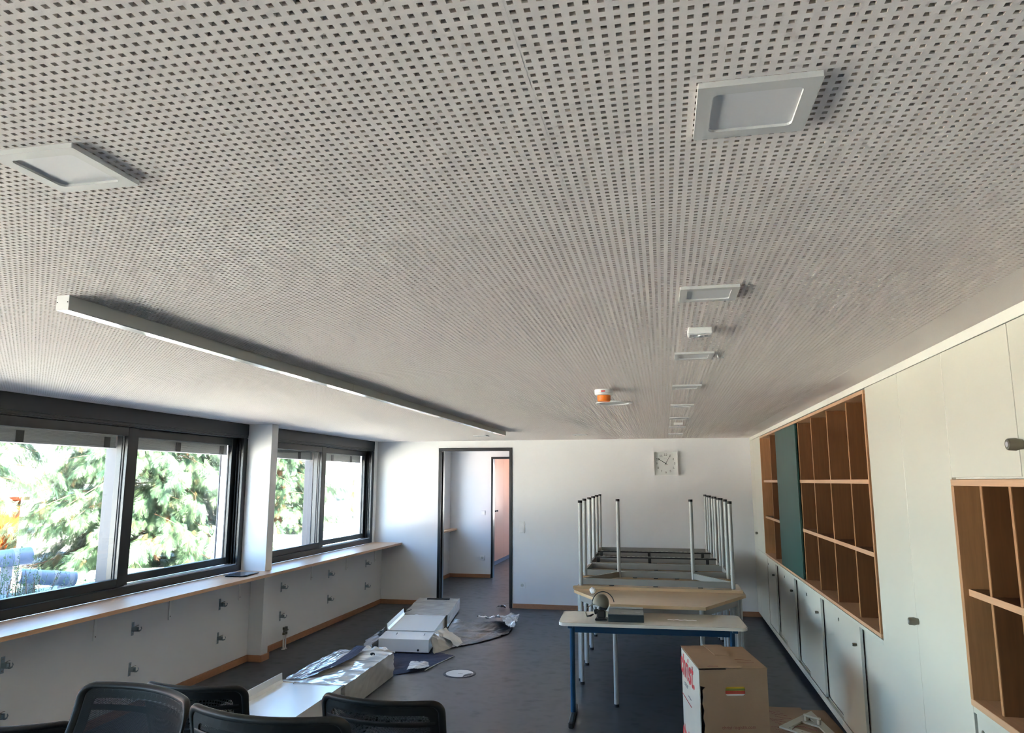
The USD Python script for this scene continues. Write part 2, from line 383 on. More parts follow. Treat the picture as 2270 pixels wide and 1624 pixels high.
# sliding windows
def window(n, y0, y1, ym, label):
    w = setting('window_%d' % n, label, 'window')
    A = 'anthracite'
    MB().box(XW, -4.33, y0, y1, 2.196, H, 0.003).build('shutter_box', A, w)
    MB().box(XW - 0.004, -4.30, y0, y1, 2.176, 2.1955, 0.002).build('head_groove_strip', A, w)
    MB().box(XW - 0.012, -4.30, y0, y1, 2.166, 2.1755, 0.002).build('frame_head', A, w)
    for a, b in ((y0, y0 + 0.072), (y1 - 0.072, y1)):
        MB().box(XW - 0.005, -4.30, a, b, ZS + 0.002, 2.1655, 0.003).build('frame_jamb', A, w)
    m = MB()
    for k, x in enumerate((XW - 0.035, XW - 0.062, XW - 0.088, XW - 0.110)):   # stepped guide profiles beside the rear sash
        m.box(x, x - 0.012, y1 - 0.072 - 0.010 * (k + 1), y1 - 0.0725, ZS + 0.07, 2.1655)
    m.build('guide_profile', 'anthracite_gloss', w)
    MB().box(XW, -4.30, y0 + 0.073, y1 - 0.073, ZS + 0.002, 0.922, 0.003).build('frame_sill', A, w)
    MB().box(XW - 0.015, XW - 0.034, ym + 0.02, y1 - 0.075, 0.9225, 0.932).build('track', 'alu', w)
    # front sash on the near half, rear sash behind it
    def sash(x0, x1, a, b, sw, zb, zt):
        m = MB()
        m.box(x0, x1, a, a + 0.10, zb, zt, 0.003).box(x0, x1, b - sw, b, zb, zt, 0.003)
        m.box(x0 - 0.0005, x1 + 0.0005, a + 0.1001, b - sw - 0.0001, zb, zb + 0.062, 0.003).box(x0 - 0.0005, x1 + 0.0005, a + 0.1001, b - sw - 0.0001, zt - 0.070, zt, 0.003)
        s = m.build('sash', A, w)
        xm = (x0 + x1) / 2
        MB().box(xm - 0.003, xm + 0.003, a + 0.095, b - sw + 0.005, zb + 0.055, zt - 0.065).build('pane', 'pane', s)
        g = MB()
        g.box(x1 + 0.02, x1 + 0.012, a + 0.1, a + 0.106, zb + 0.062, zt - 0.070).box(x1 + 0.02, x1 + 0.012, b - sw - 0.006, b - sw, zb + 0.062, zt - 0.070)
        g.build('gasket', 'rubber', s)
    sash(XW - 0.022, XW - 0.072, y0 + 0.075, ym + 0.055, 0.115, 0.925, 2.164)
    sash(XW - 0.085, XW - 0.135, ym - 0.05, y1 - 0.075, 0.075, 0.934, 2.164)
    MB().box(-4.335, -4.45, ym + 0.03, ym + 0.195, 0.83, 2.32, 0.004).build('outer_mullion', 'post_grey', w)
    if n != 2: MB().cyl((-4.37, y1 - 0.13, 0.83), (-4.37, y1 - 0.13, 2.2), 0.008).build('blind_guide', 'post_grey', w)
    # raised external venetian blinds: a pack of slats over each half
    for a, b in ((y0 + 0.05, ym + 0.02), (ym + 0.205, y1 - 0.06)):
        p = MB().box(-4.34, -4.42, a, b, 2.100, 2.19).build('blind_headrail', 'blind_grey', w)
        m = MB()
        for k in range(9):
            m.box(-4.337 - 0.003 * (k % 2), -4.42, a + 0.02, b - 0.02, 2.016 + 0.0093 * k, 2.0245 + 0.0093 * k)
        m.build('slat_pack', 'blind_grey', p)
        m = MB().box(-4.335, -4.425, a + 0.015, b - 0.015, 2.000, 2.0145, 0.002)
        m.build('bottom_rail', 'blind_grey', p)
        m = MB()
        for yy in (a + 0.36, b - 0.36) if n > 1 else (a + (b - a) * 0.42, b - 0.12):
            m.box(-4.330, -4.336, yy - 0.03, yy + 0.03, 2.003, 2.085)
        m.build('ladder_tape', 'rubber', p)
    return w
window(1, 3.48, 6.735, 5.11, 'large anthracite sliding window before the pillar, conifer behind its panes')
window(2, 6.858, 10.08, 8.50, 'anthracite sliding window between pillar and corner, flat roofs seen through it')
window(3, 0.125, 3.355, 1.74, 'anthracite sliding window beside the near end of the windowsill')
window(4, YB + 0.12, 0.0, -1.4, 'anthracite sliding window at the very start of the windowsill')

# black steel door frame in the far wall
d1 = setting('door_1', 'black steel door frame in the far white wall, leading to the next room', 'door frame')
for a, b in ((DX0 - 0.041, DX0), (DX1, DX1 + 0.041)):
    MB().box(a, b, D - 0.012, D + 0.132, 0, DZ - 0.0005, 0.002).build('jamb', 'black_paint', d1)
MB().box(DX0 - 0.041, DX1 + 0.041, D - 0.012, D + 0.132, DZ, DZ + 0.041, 0.002).build('head', 'black_paint', d1)
MB().box(DX0 + 0.0005, DX0 + 0.012, D + 0.06, D + 0.13, 0, DZ - 0.01).build('rebate', 'black_paint', d1)

# second room with its own doorway, third room behind that
D2 = 13.2
w2 = setting('wall_far_room')
X2 = -3.905
b = MB().box(X2, -4.4, D + 0.12, 11.3, 0, RT).box(X2, -4.4, 12.75, D2, 0, RT).box(X2, -4.4, 11.3, 12.75, 0, 0.84).box(X2, -4.4, 11.3, 12.75, 2.2, RT)
b.build('side_wall', 'wall_paint', w2)
E0, E1, EZ = -3.085, -2.05, 2.142
b = MB().box(X2, E0 - 0.03, D2, D2 + 0.12, 0, RT).box(E1 + 0.03, 1.6, D2, D2 + 0.12, 0, RT).box(E0 - 0.03, E1 + 0.03, D2, D2 + 0.12, EZ + 0.02, RT)
b.build('end_wall', 'wall_paint', w2)
MB().box(0.2, 0.4, D + 0.12, D2, 0, RT).build('inner_wall', 'wall_paint', w2)
b3 = setting('baseboard_far_room')
MB().box(X2, E0 - 0.045, D2 - t, D2, 0, hb).build('board', 'beech_base', b3)
MB().box(X2, X2 + t, D + 0.12, D2 - t, 0, hb).build('board', 'beech_base', b3)
o = thing('windowsill_board', 'short beech windowsill seen through the doorway in the next room', 'windowsill', (0, 0, 0), 0, None, 'structure')
MB().box(X2 - 0.3, -3.765, 11.32, 12.74, 0.8405, 0.868).box(X2 + 0.001, -3.765, 12.74, D2 - 0.002, 0.8405, 0.868).build('board', 'beech_y', o)
d2 = setting('door_2', 'black door frame of the second doorway, seen through the first one', 'door frame')
for a, b in ((E0 - 0.036, E0), (E1, E1 + 0.036)):
    MB().box(a, b, D2 - 0.012, D2 + 0.132, 0, EZ - 0.0005, 0.002).build('jamb', 'black_paint', d2)
MB().box(E0 - 0.036, E1 + 0.036, D2 - 0.012, D2 + 0.132, EZ, EZ + 0.036, 0.002).build('head', 'black_paint', d2)
w3 = setting('wall_third_room')
b = MB().box(-4.4, -4.3, D2 + 0.12, 17.6, 0, RT).box(-4.4, -2.4, 17.5, 17.6, 0, RT).box(-1.2, 1.6, 17.5, 17.6, 0, RT).box(-2.4, -1.2, 17.5, 17.6, 0, 0.9).box(-2.4, -1.2, 17.5, 17.6, 2.1, RT)
b.box(0.2, 0.4, D2 + 0.12, 17.5, 0, RT)
b.build('wall_face', 'wall_paint', w3)
kb = thing('wardrobe_cupboard', 'row of tall cupboard doors tinted salmon for an orange reflection in the room behind the second doorway', 'cupboard')
MB().box(-3.50, -4.28, 13.6, 17.45, 0.085, 2.25).build('body', 'cabinet_edge', kb)
MB().box(-3.50, -4.28, 13.6, 17.45, 0, 0.084).build('plinth', 'duct', kb)
for k in range(5):
    y = 13.62 + k * 0.76
    p = MB().box(-3.475, -3.4995, y + 0.002, y + 0.756, 0.09, 2.245, 0.002).build('door', 'salmon_reflection', kb)
    yy = y + (0.08 if k % 2 == 0 else 0.68)
    MB().cyl((-3.475, yy, 1.11), (-3.445, yy, 1.11), 0.014).build('knob', 'black_plastic', p)

# outside: pale flat roof level with the room, facade parapet
og = setting('outside_roof')
MB().box(-4.45, -7.8, -16, 26, -0.5, 0.10).build('walkway_paving', 'dimmed_deck', og)  # added darker strip, cuts the bounce onto the ceiling nearest the windows
MB().box(-7.8005, -60, -25, 120, -0.5, 0.095).build('gravel_deck', 'roof_gravel', og)
MB().box(-4.45, -7.8, 26.0005, 120, -0.5, 0.095).build('gravel_deck', 'roof_gravel', og)
MB().box(-4.4495, 10, 18.0, 120, -0.5, 0.095).build('gravel_deck', 'roof_gravel', og)
# ------------------------------------------------------------------ built-in cupboard wall
XB2 = 1.585                    # backs of the cupboards
def knob(parent, y, z, x=XR, r=0.0185, L=0.042):
    m = MB()
    m.add(trimesh.creation.revolve(np.array([(0, -L), (r * 0.82, -L), (r * 0.92, -L + 0.003), (r, -L * 0.45), (r * 0.8, -L * 0.12), (r * 0.78, 0), (0, 0)]), sections=24))
    m.xf(lambda v: np.stack([v[:, 2], v[:, 0], v[:, 1]], 1) + np.array([x, y, z]))
    k = m.build('knob', 'knob_metal', parent, smooth=40)
    MB().cyl((x - L - 0.0012, y, z), (x - L, y, z), r * 0.45).build('cylinder_lock', 'alu', k)
def panel(name, parent, y0, y1, z0, z1, x=XR, t=0.019, m='cabinet_white', c=0.0012):
    return MB().box(x, x + t, y0, y1, z0, z1, c).build(name, m, parent)
def carcass(parent, y0, y1, z0, z1, x=XR + 0.0205):
    MB().box(x, XB2, y0, y1, z0, z1).build('body', 'cabinet_edge', parent)

tr = setting('trim_1', 'narrow cream fascia strip between the cupboards and the ceiling', 'trim')
MB().box(XR - 0.002, XR + 0.05, 0.6, D - 0.001, 2.2705, H - 0.001, 0.001).build('fascia_strip', 'ceiling_trim', tr)
pl = setting('trim_2', 'dark recessed plinth along the bottom of the cupboard wall', 'plinth')
MB().box(1.215, 1.235, 0.6, D - 0.001, 0, 0.0695).build('plinth_board', 'plinth_blue', pl)

tc = thing('tall_cupboard', 'narrow tall white cupboard in the far corner beside the end of the open shelving', 'cupboard')
carcass(tc, 9.1215, D - 0.002, 0.07, 2.268)
p = panel('door', tc, 9.1215, 9.845, 0.885, 2.268); knob(p, 9.80, 1.087, r=0.017, L=0.03)
panel('lower_panel', tc, 9.0755, 9.845, 0.07, 0.882)
panel('filler_panel', tc, 9.848, D - 0.002, 0.07, 2.268)

tc = thing('tall_cupboard', 'tall two-door white cupboard between the two open shelf units', 'cupboard')
carcass(tc, 3.2885, 4.466, 0.07, 2.268)
p = panel('door', tc, 3.8775, 4.4655, 0.07, 2.268)
p = panel('door', tc, 3.2885, 3.8745, 0.07, 2.268); knob(p, 3.855, 1.087)

uc = thing('wall_cupboard', 'white upper cupboard with large knob, above the nearer open shelves', 'cupboard')
carcass(uc, 1.50, 3.2855, 1.7535, 2.268)
p = panel('door', uc, 2.690, 3.2855, 1.7535, 2.268)
p = panel('door', uc, 2.095, 2.684, 1.7535, 2.268); knob(p, 2.662, 1.858, r=0.021, L=0.045)
p = panel('door', uc, 1.50, 2.089, 1.7535, 2.268)
MB().box(XR + 0.003, XR + 0.05, 1.5, 3.25, 1.7475, 1.7532).build('light_strip', 'ceiling_trim', uc)

def open_shelf(label, y0, y1, z0, z1, dividers, shelves, tw=0.022):
    o = thing('open_shelf_unit', label, 'shelf unit')
    xf = XR - 0.006
    MB().box(xf, XB2, y0, y1, z1 - tw, z1, 0.0015).build('top_board', 'beech_y', o)
    MB().box(xf, XB2, y0, y1, z0, z0 + tw, 0.0015).build('bottom_board', 'beech_y', o)
    for a, b in ((y0, y0 + tw), (y1 - tw, y1)):
        MB().box(xf, XB2 - 0.001, a, b, z0 + tw + 0.0003, z1 - tw - 0.0003, 0.0015).build('side_board', 'beech_z', o)
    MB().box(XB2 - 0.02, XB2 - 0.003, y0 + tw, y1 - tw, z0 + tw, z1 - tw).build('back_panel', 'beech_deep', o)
    for sz in shelves:
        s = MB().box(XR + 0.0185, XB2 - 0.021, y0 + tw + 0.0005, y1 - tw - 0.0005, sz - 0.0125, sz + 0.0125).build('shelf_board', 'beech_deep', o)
        MB().box(XR + 0.0145, XR + 0.0183, y0 + tw + 0.0005, y1 - tw - 0.0005, sz - 0.0127, sz + 0.0127).build('edge_band', 'beech_y', s)
    for y in dividers:
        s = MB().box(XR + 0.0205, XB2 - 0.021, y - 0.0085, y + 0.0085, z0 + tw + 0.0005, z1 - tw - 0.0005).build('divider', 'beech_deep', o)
        MB().box(XR + 0.0170, XR + 0.0203, y - 0.0087, y + 0.0087, z0 + tw + 0.0005, z1 - tw - 0.0005).build('edge_band', 'beech_z', s)
    return o
o = open_shelf('long open beech pigeonhole shelving with a green sliding board in front', 4.486, 9.119, 0.884, 2.262, [5.002 + 0.5765 * k for k in range(7)], [1.321, 1.735])
MB().box(XR - 0.006, XR + 0.0135, 6.755, 7.90, 0.908, 2.238, 0.002).build('sliding_board', 'green_board', o, label='dark green sliding board')
o = open_shelf('nearer open beech pigeonhole shelves below the wall cupboard', 1.50, 3.2865, 0.878, 1.746, [3.063 - 0.2365 * k for k in range(7)], [1.305], 0.026)

def sliding_cabinet(label, a, b, group='sliding-door base cabinets'):
    o = thing('base_cabinet', label, 'cabinet', group=group)
    ym = a + 0.536
    MB().box(XR + 0.058, XB2, a + 0.001, b - 0.001, 0.07, 0.877).build('body', 'dark_gap', o)
    MB().box(XR, XR + 0.056, a + 0.001, b - 0.001, 0.852, 0.8765, 0.001).build('top_rail', 'cabinet_white', o)
    m = MB().box(XR, XR + 0.056, a + 0.001, b - 0.001, 0.07, 0.112, 0.001).box(XR, XR + 0.004, a + 0.001, b - 0.001, 0.1121, 0.122).box(XR + 0.026, XR + 0.030, a + 0.001, b - 0.001, 0.1121, 0.122)
    m.build('bottom_rail', 'cabinet_white', o)
    f = panel('sliding_door', o, ym, b - 0.012, 0.1235, 0.8505, XR + 0.006, 0.016)
    MB().box(XR + 0.0055, XR + 0.0225, ym - 0.0012, ym - 0.0001, 0.1235, 0.8505).build('door_edge', 'cabinet_edge', f)
    knob(f, ym + 0.098, 0.722, XR + 0.006, 0.011, 0.026)
    m = MB().cyl((XR + 0.003, b - 0.062, 0.792), (XR + 0.0062, b - 0.062, 0.792), 0.012)
    m.build('lock', 'knob_metal', f)
    panel('sliding_door', o, a + 0.008, ym + 0.03, 0.1235, 0.8505, XR + 0.033, 0.016)
    return o
S = [4.4675, 5.625, 6.776, 7.926, 9.074]
for k, w in enumerate(['white sliding-door base cabinet nearest the tall two-door cupboard', 'white sliding-door base cabinet second from the tall two-door cupboard',
                       'white sliding-door base cabinet third from the tall two-door cupboard', 'white sliding-door base cabinet in front of the far corner']):
    sliding_cabinet(w, S[k], S[k + 1])
sliding_cabinet('white base cabinet under the nearer open shelves', 2.135, 3.2865)

# ------------------------------------------------------------------ ceiling fixtures
def ring(m, ox, oy, ix, iy, z0, z1, r=0.010):
    def rr(hx, hy, q):
        pts = []
        for sx, sy, a0 in ((1, 1, 0), (-1, 1, 90), (-1, -1, 180), (1, -1, 270)):
            for k in range(5):
                a = math.radians(a0 + 22.5 * k)
                pts.append((sx * (hx - q) + q * math.cos(a), sy * (hy - q) + q * math.sin(a)))
        return pts
    m.prism(rr(ox, oy, 0.002), z0, z1, [rr(ix, iy, r)])
    return m
def downlight(x, y, label, proto=None):
    o = thing('ceiling_downlight', label, 'ceiling light', (x, y, H), 0, 'square ceiling downlights')
    ring(MB(), 0.0865, 0.0825, 0.0645, 0.0590, -0.0095, -0.0002).build('frame', 'lamp_frame', o)
    MB().box(-0.0655, 0.0655, -0.0605, 0.0605, -0.0050, -0.0003).build('diffuser', 'lamp_diffuser', o)
    return o
dl = downlight(0.1545, 1.0935, 'square downlight almost overhead, first of the long row')
names = ['square downlight just before the small motion sensor, second of the row', 'square downlight just beyond the small motion sensor, metal clip beside it',
         'square downlight fourth along the row', 'square downlight fifth along the row, level with the round flush ceiling ring', 'square downlight sixth along the row, before the second small sensor',
         'square downlight seventh along the row, just past the second small sensor', 'square downlight last in the row, nearest the clock wall']
for k, t_ in enumerate(names): dup(dl, (0.1545 + 0.002 * k, 1.0935 + 1.1435 * (k + 1), H), t_)
dup(dl, (-1.06, 1.0685, H), 'lone square downlight near the start of the linear lamp')
dup(dl, (-1.0, 9.04, H), 'square downlight near the far wall, between linear lamp and long row')
dup(dl, (-2.27, 9.03, H), 'square downlight near the far wall, above the doorway, window side of linear lamp')
def sensor(x, y, label):
    o = thing('motion_sensor', label, 'sensor', (x, y, H), 0, 'ceiling sensors')
    MB().box(-0.045, 0.045, -0.036, 0.036, -0.026, -0.0002, 0.003).build('housing', 'white_plastic', o)
    ring(MB(), 0.040, 0.030, 0.030, 0.020, -0.0285, -0.0262, 0.004).build('bezel', 'lamp_frame', o)
    m = trimesh.creation.icosphere(2, 0.013); m.apply_scale([1, 1, 0.6]); m.apply_translation([0.004, 0, -0.0275])
    MB().add(m).build('lens', 'alu', o, smooth=True)
    return o
sensor(0.155, 2.79, 'small white square motion sensor between the second and third downlights')
sensor(0.166, 7.40, 'small white sensor between the sixth and seventh downlights')
o = thing('spring_clip', 'tiny bent metal clip hanging beside the third downlight', 'clip', (0.262, 3.385, H))
MB().tube([(0, 0, -0.0005), (0.002, 0, -0.014), (0.012, 0.0, -0.020), (0.020, 0, -0.012), (0.028, 0, -0.018)], 0.003, 6).build('clip_wire', 'alu', o)

o = thing('linear_lamp', 'long slim grey linear lamp mounted along the ceiling', 'ceiling light', (-1.8195, 5.1035, H))
for a, b in ((-3.2345, -1.0965), (-1.0955, 3.2365)):
    MB().box(-0.0225, 0.0225, a, b, -0.0455, -0.0003, 0.001).build('profile', 'lamp_body', o)
    MB().box(-0.0215, 0.0215, a + 0.001, b - 0.001, -0.0475, -0.0457, 0.0006).build('lens', 'lamp_lens', o)
m = MB().box(-0.0226, 0.0226, -3.2365, -3.2350, -0.047, -0.0003)
e = m.build('end_cap', 'white_plastic', o)
m = MB()
for x in (-0.019, 0.019): m.cyl((x, -3.2375, -0.022), (x, -3.2364, -0.022), 0.0018, n=8)
m.build('screw', 'black_plastic', e)
MB().box(-0.0226, 0.0226, 3.2370, 3.2385, -0.047, -0.0003).build('end_cap', 'white_plastic', o)

o = thing('smoke_alarm', 'white ceiling smoke alarm with an orange sounder ring below it', 'smoke alarm', (-0.352, 4.60, H))
MB().lathe([(0, -0.0002), (0.058, -0.0002), (0.059, -0.004), (0.059, -0.026), (0.056, -0.032), (0.048, -0.037), (0, -0.037)]).build('base', 'white_plastic', o, smooth=35)
MB().lathe([(0.0585, -0.0225), (0.0598, -0.0230), (0.0598, -0.0245), (0.0585, -0.025)]).build('seam_ring', 'lamp_body', o, smooth=35)
MB().lathe([(0, -0.0372), (0.042, -0.0372), (0.0415, -0.055), (0.0405, -0.070), (0.037, -0.074), (0, -0.074)]).build('sounder', 'orange_plastic', o, smooth=35)
m = MB()
for k in range(16):
    a = math.pi * 2 * k / 16
    m.cyl((0.0415 * math.cos(a), 0.0415 * math.sin(a), -0.041), (0.0400 * math.cos(a), 0.0400 * math.sin(a), -0.069), 0.0012, n=6)
m.build('rib', 'orange_plastic', o)
MB().box(-0.012, 0.012, -0.0604, -0.0590, -0.019, -0.010).build('sticker', 'red_ink', o)
o = thing('ceiling_ring', 'round flush white ring fixture set in the ceiling beyond the smoke alarm', 'ceiling fixture', (-0.338, 5.37, H))
MB().lathe([(0.104, -0.0003), (0.135, -0.0003), (0.136, -0.005), (0.131, -0.009), (0.108, -0.009), (0.104, -0.0045), (0.104, -0.0003)], 48).build('rim', 'white_plastic', o, smooth=35)
MB().lathe([(0, -0.0003), (0.1035, -0.0003), (0.1035, -0.0035), (0, -0.0035)], 48).build('cover', 'lamp_frame', o)

# ------------------------------------------------------------------ far wall: clock, switch, sockets
o = thing('wall_clock', 'square white wall clock showing five past ten', 'clock', (0.043, D, 1.974))
def onwall(v): return np.stack([v[:, 0], -v[:, 2], v[:, 1]], 1)
ring(MB(), 0.1645, 0.1645, 0.152, 0.152, 0.0005, 0.052, 0.004).xf(onwall).build('frame', 'white_plastic', o)
MB().box(-0.153, 0.153, -0.020, -0.001, -0.153, 0.153).build('dial', 'clock_face', o)
for h_ in range(1, 13):
    t_ = meshkit.text_mesh(str(h_), 0.027, 0.0006)
    c = t_.bounds.mean(0); a = math.radians(90 - 30 * h_); r = 0.119
    t_.apply_translation([r * math.cos(a) - c[0], r * math.sin(a) - c[1], 0.0203])
    MB().add(t_).xf(onwall).build('numeral', 'black_ink', o)
def hand(a_deg, L, w, z, tail=0.025):
    a = math.radians(a_deg); d = np.array([math.cos(a), math.sin(a)]); n = np.array([-d[1], d[0]])
    P = [-tail * d + n * w, L * d + n * w * 0.5, L * d - n * w * 0.5, -tail * d - n * w]
    return MB().prism([tuple(q) for q in P][::-1], z, z + 0.0012).xf(onwall)
hand(90 - 30 * 10.08, 0.125, 0.0045, 0.0225).build('hour_hand', 'black_ink', o)
hand(90 - 6 * 5, 0.138, 0.0032, 0.0245).build('minute_hand', 'black_ink', o)
MB().box(-0.026, 0.016, -0.0212, -0.0203, 0.061, 0.0645).build('maker_mark', 'grey_ink', o)
def plate(name, label, cat, x, y, z, rows=1, rocker=True, w=0.081):
    o = thing(name, label, cat, (x, y, z))
    hh = w / 2 * rows
    MB().box(-w / 2, w / 2, -0.010, -0.0003, -hh, hh, 0.0015).build('cover_frame', 'white_plastic', o)
    for k in range(rows):
        zc = hh - w * (k + 0.5)
        if rocker: MB().box(-0.031, 0.031, -0.0135, -0.0101, zc - 0.031, zc + 0.031, 0.0015).build('rocker', 'white_plastic', o)
        else:
            m = MB().lathe([(0.021, -0.0005), (0.0235, -0.0005), (0.0235, 0.0008), (0.021, 0.0008)], 24).xf(lambda v: np.stack([v[:, 0], v[:, 2] - 0.0105, v[:, 1]], 1))
            m.build('socket_rim', 'lamp_frame', o)
            MB().cyl((0, -0.0104, 0), (0, -0.0101, 0), 0.021, n=24).build('socket_well', 'cabinet_edge', o)
            m = MB()
            for x_ in (-0.0095, 0.0095): m.cyl((x_, -0.0110, 0), (x_, -0.0105, 0), 0.003, n=8)
            m.build('contact', 'black_plastic', o)
    return o
plate('light_switch', 'white double light switch beside the black door frame', 'light switch', -1.962, D, 1.096, 2)
plate('wall_socket', 'white wall socket low beside the black door frame', 'socket', -1.959, D, 0.309, 1, False)
plate('light_switch', 'single white light switch in the next room, seen through the doorway', 'light switch', -3.27, D2, 1.158, 1)
plate('wall_socket', 'white socket in the next room, above its baseboard', 'socket', -3.28, D2, 0.349, 1, False)

# ------------------------------------------------------------------ parapet wall: radiator clips, sill brackets, valve
def clip(y, z, label):
    o = thing('radiator_clip', label, 'bracket', (XL, y, z), 0, 'zinc radiator clips on the parapet wall')
    m = MB().box(0.0003, 0.0035, -0.014, 0.014, -0.050, 0.050, 0.001); b_ = m.build('back_plate', 'zinc', o)
    m = MB()
    for q in (-0.036, 0.036): m.cyl((0.0036, 0, q), (0.0065, 0, q), 0.006, n=6)
    m.build('bolt', 'steel_apron', o)
    m = MB().box(0.0036, 0.050, -0.013, 0.013, -0.016, -0.012).box(0.0036, 0.046, -0.013, -0.010, -0.012, 0.014).box(0.0036, 0.046, 0.010, 0.013, -0.012, 0.014).box(0.030, 0.040, -0.010, 0.010, -0.012, 0.010)
    m.build('channel', 'zinc', o)
    m = MB().tube([(0.046, 0, -0.014), (0.062, 0, -0.013), (0.074, 0, -0.006), (0.080, 0, 0.006), (0.074, 0, 0.018)], [0.006, 0.006, 0.005, 0.004, 0.003], 6)
    m.build('hook', 'zinc', o)
    MB().tube([(0.02, 0, 0.014), (0.034, 0.004, 0.024), (0.050, 0.006, 0.028)], 0.0025, 6).build('spring', 'steel_apron', o)
    return o
cl = clip(3.965, 0.614, 'zinc radiator clip, upper one by the near edge of the photo')
for y, z, t_ in ((3.965, 0.318, 'zinc radiator clip, lower one by the near edge of the photo'), (5.10, 0.614, 'zinc radiator clip, upper, between first and second sill brackets'), (5.10, 0.318, 'zinc radiator clip, lower, above the tallest chair back'),
                 (6.23, 0.614, 'zinc radiator clip, upper, just before the pillar'), (6.23, 0.318, 'zinc radiator clip, lower, just before the pillar'), (7.34, 0.616, 'zinc radiator clip, upper, just past the pillar'),
                 (7.34, 0.318, 'zinc radiator clip just above the brass valve'), (8.475, 0.615, 'zinc radiator clip, upper, middle of the wall past the pillar'), (8.475, 0.319, 'zinc radiator clip, lower, middle of the wall past the pillar'),
                 (9.615, 0.618, 'zinc radiator clip, upper, nearest the room corner'), (9.615, 0.318, 'zinc radiator clip, lower, nearest the room corner')):
    dup(cl, (XL, y, z), t_)
def bracket(y, label):
    o = thing('sill_bracket', label, 'bracket', (XL, y, 0.828), 0, 'white brackets under the windowsill')
    MB().box(0.0003, 0.010, -0.013, 0.013, -0.222, -0.0005, 0.001).build('wall_leg', 'white_plastic', o)
    MB().box(0.0102, 0.16, -0.013, 0.013, -0.0085, -0.0025, 0.001).build('shelf_leg', 'white_plastic', o)
    m = MB()
    for q in (-0.05, -0.195): m.cyl((0.0101, 0.003, q), (0.0125, 0.003, q), 0.005, n=8)
    m.build('screw', 'steel_apron', o)
    return o
br = bracket(4.705, 'white sill bracket nearest the camera')
for y, t_ in ((5.52, 'white sill bracket second from the camera'), (6.54, 'white sill bracket next to the pillar'), (8.015, 'white sill bracket first past the pillar'), (8.975, 'white sill bracket second past the pillar'), (9.92, 'white sill bracket in the room corner')):
    dup(br, (XL, y, 0.828), t_)
o = thing('radiator_valve', 'brass radiator valve block on two pale pipes rising from the floor', 'valve', (-3.945, 7.29, 0))
m = MB()
for s, y in ((-1, -0.021), (1, 0.021)):
    p_ = MB().tube([(0, y, 0.006), (-0.004, y + 0.004, 0.07), (-0.006, y + 0.012, 0.145)], 0.0085, 10).build('pipe', 'lamp_frame', o)
    MB().lathe([(0.009, 0), (0.021, 0), (0.019, 0.006), (0.009, 0.007)], 16).moved((0, y, 0.0004)).build('floor_collar', 'lamp_frame', p_)
m = MB()
for y in (-0.009, 0.033):
    for z in (0.155, 0.183, 0.208): m.cyl((-0.006, y, z - 0.011), (-0.006, y, z + 0.011), 0.0175 if z != 0.183 else 0.012, n=6)
m.box(-0.018, 0.006, -0.009, 0.033, 0.176, 0.192)
m.build('valve_body', 'brass', o)
MB().cyl((-0.006, 0.04, 0.183), (-0.006, 0.066, 0.181), 0.010, n=10).build('valve_head', 'brass', o)
# ------------------------------------------------------------------ tables
def table(name, label, top, legs, loc, inverted=False, drift=0.0, trays=False, group=None, h=0.78):
    """top: outline; legs: centres; an inverted table lies on its top with the legs in the air"""
    o = thing(name, label, 'table', loc, 0, group)
    th = 0.025
    L = h - th - (0.0 if not inverted else 0.0)
    flip = (lambda v: np.stack([v[:, 0], v[:, 1], h - v[:, 2]], 1)) if inverted else (lambda v: v)
    def B(m, *a, **k):
        if inverted:
            m.xf(flip); m.f = [f[:, ::-1] for f in m.f]
        return m.build(*a, **k)
    P = Polygon(top)
    core = P.buffer(-0.0015)
    B(MB().prism(list(P.exterior.coords)[:-1], h - th, h), 'table_top', 'table_top', o)
    n = len(legs)
    for k in range(n):
        a, b = np.array(legs[k]), np.array(legs[(k + 1) % n])
        d = (b - a) / np.linalg.norm(b - a); w = np.array([-d[1], d[0]]) * 0.011
        a2, b2 = a + d * 0.019, b - d * 0.019
        ap = B(MB().prism([tuple(a2 - w), tuple(b2 - w), tuple(b2 + w), tuple(a2 + w)], h - th - 0.058, h - th - 0.006), 'apron', 'steel_apron', o)
        if k in (0, 2):
            m = MB()
            for q in (0.2, 0.5, 0.8):
                c = a2 + (b2 - a2) * q
                m.box(c[0] - 0.02, c[0] + 0.02, c[1] - 0.02, c[1] + 0.02, h - th - 0.0058, h - th - 0.0003)
            B(m, 'spacer', 'rubber', ap)
    for k, (x, y) in enumerate(legs):
        l = B(MB().cyl((x, y, 0.022), (x, y, h - th - 0.0005), 0.0178, n=20), 'leg', 'steel_grey', o, smooth=40)
        B(MB().cyl((x, y, 0.0005), (x, y, 0.0218), 0.0192, n=20), 'foot_cap', 'rubber', l)
    if trays:
        xs = [q[0] for q in legs]; y = np.mean([q[1] for q in legs]); x0, x1 = min(xs) + 0.03, max(xs) - 0.03
        t_ = B(MB().box(x0, x1, y - 0.028, y + 0.028, h - th - 0.096, h - th - 0.082), 'cable_rail', 'black_plastic', o, label='black slotted cable rail')
        m = MB()
        q = x0 + 0.03
        while q < x1 - 0.05:
            m.box(q, q + 0.028, y - 0.029, y + 0.029, h - th - 0.0985, h - th - 0.0962); q += 0.055
        B(m, 'slot_plate', 'steel_apron', t_)
        m = MB()
        for q in (0.03, 0.46, 0.93):
            c = x0 + (x1 - x0) * q
            m.box(c - 0.016, c + 0.016, y - 0.026, y + 0.026, h - th - 0.0815, h - th - 0.0004)
        B(m, 'rail_holder', 'black_plastic', t_)
    return o
G1, G2 = 'school tables standing in a block', 'school tables lying upside down on the table block'
def drift(y): return -0.028 * (y - 7.0)
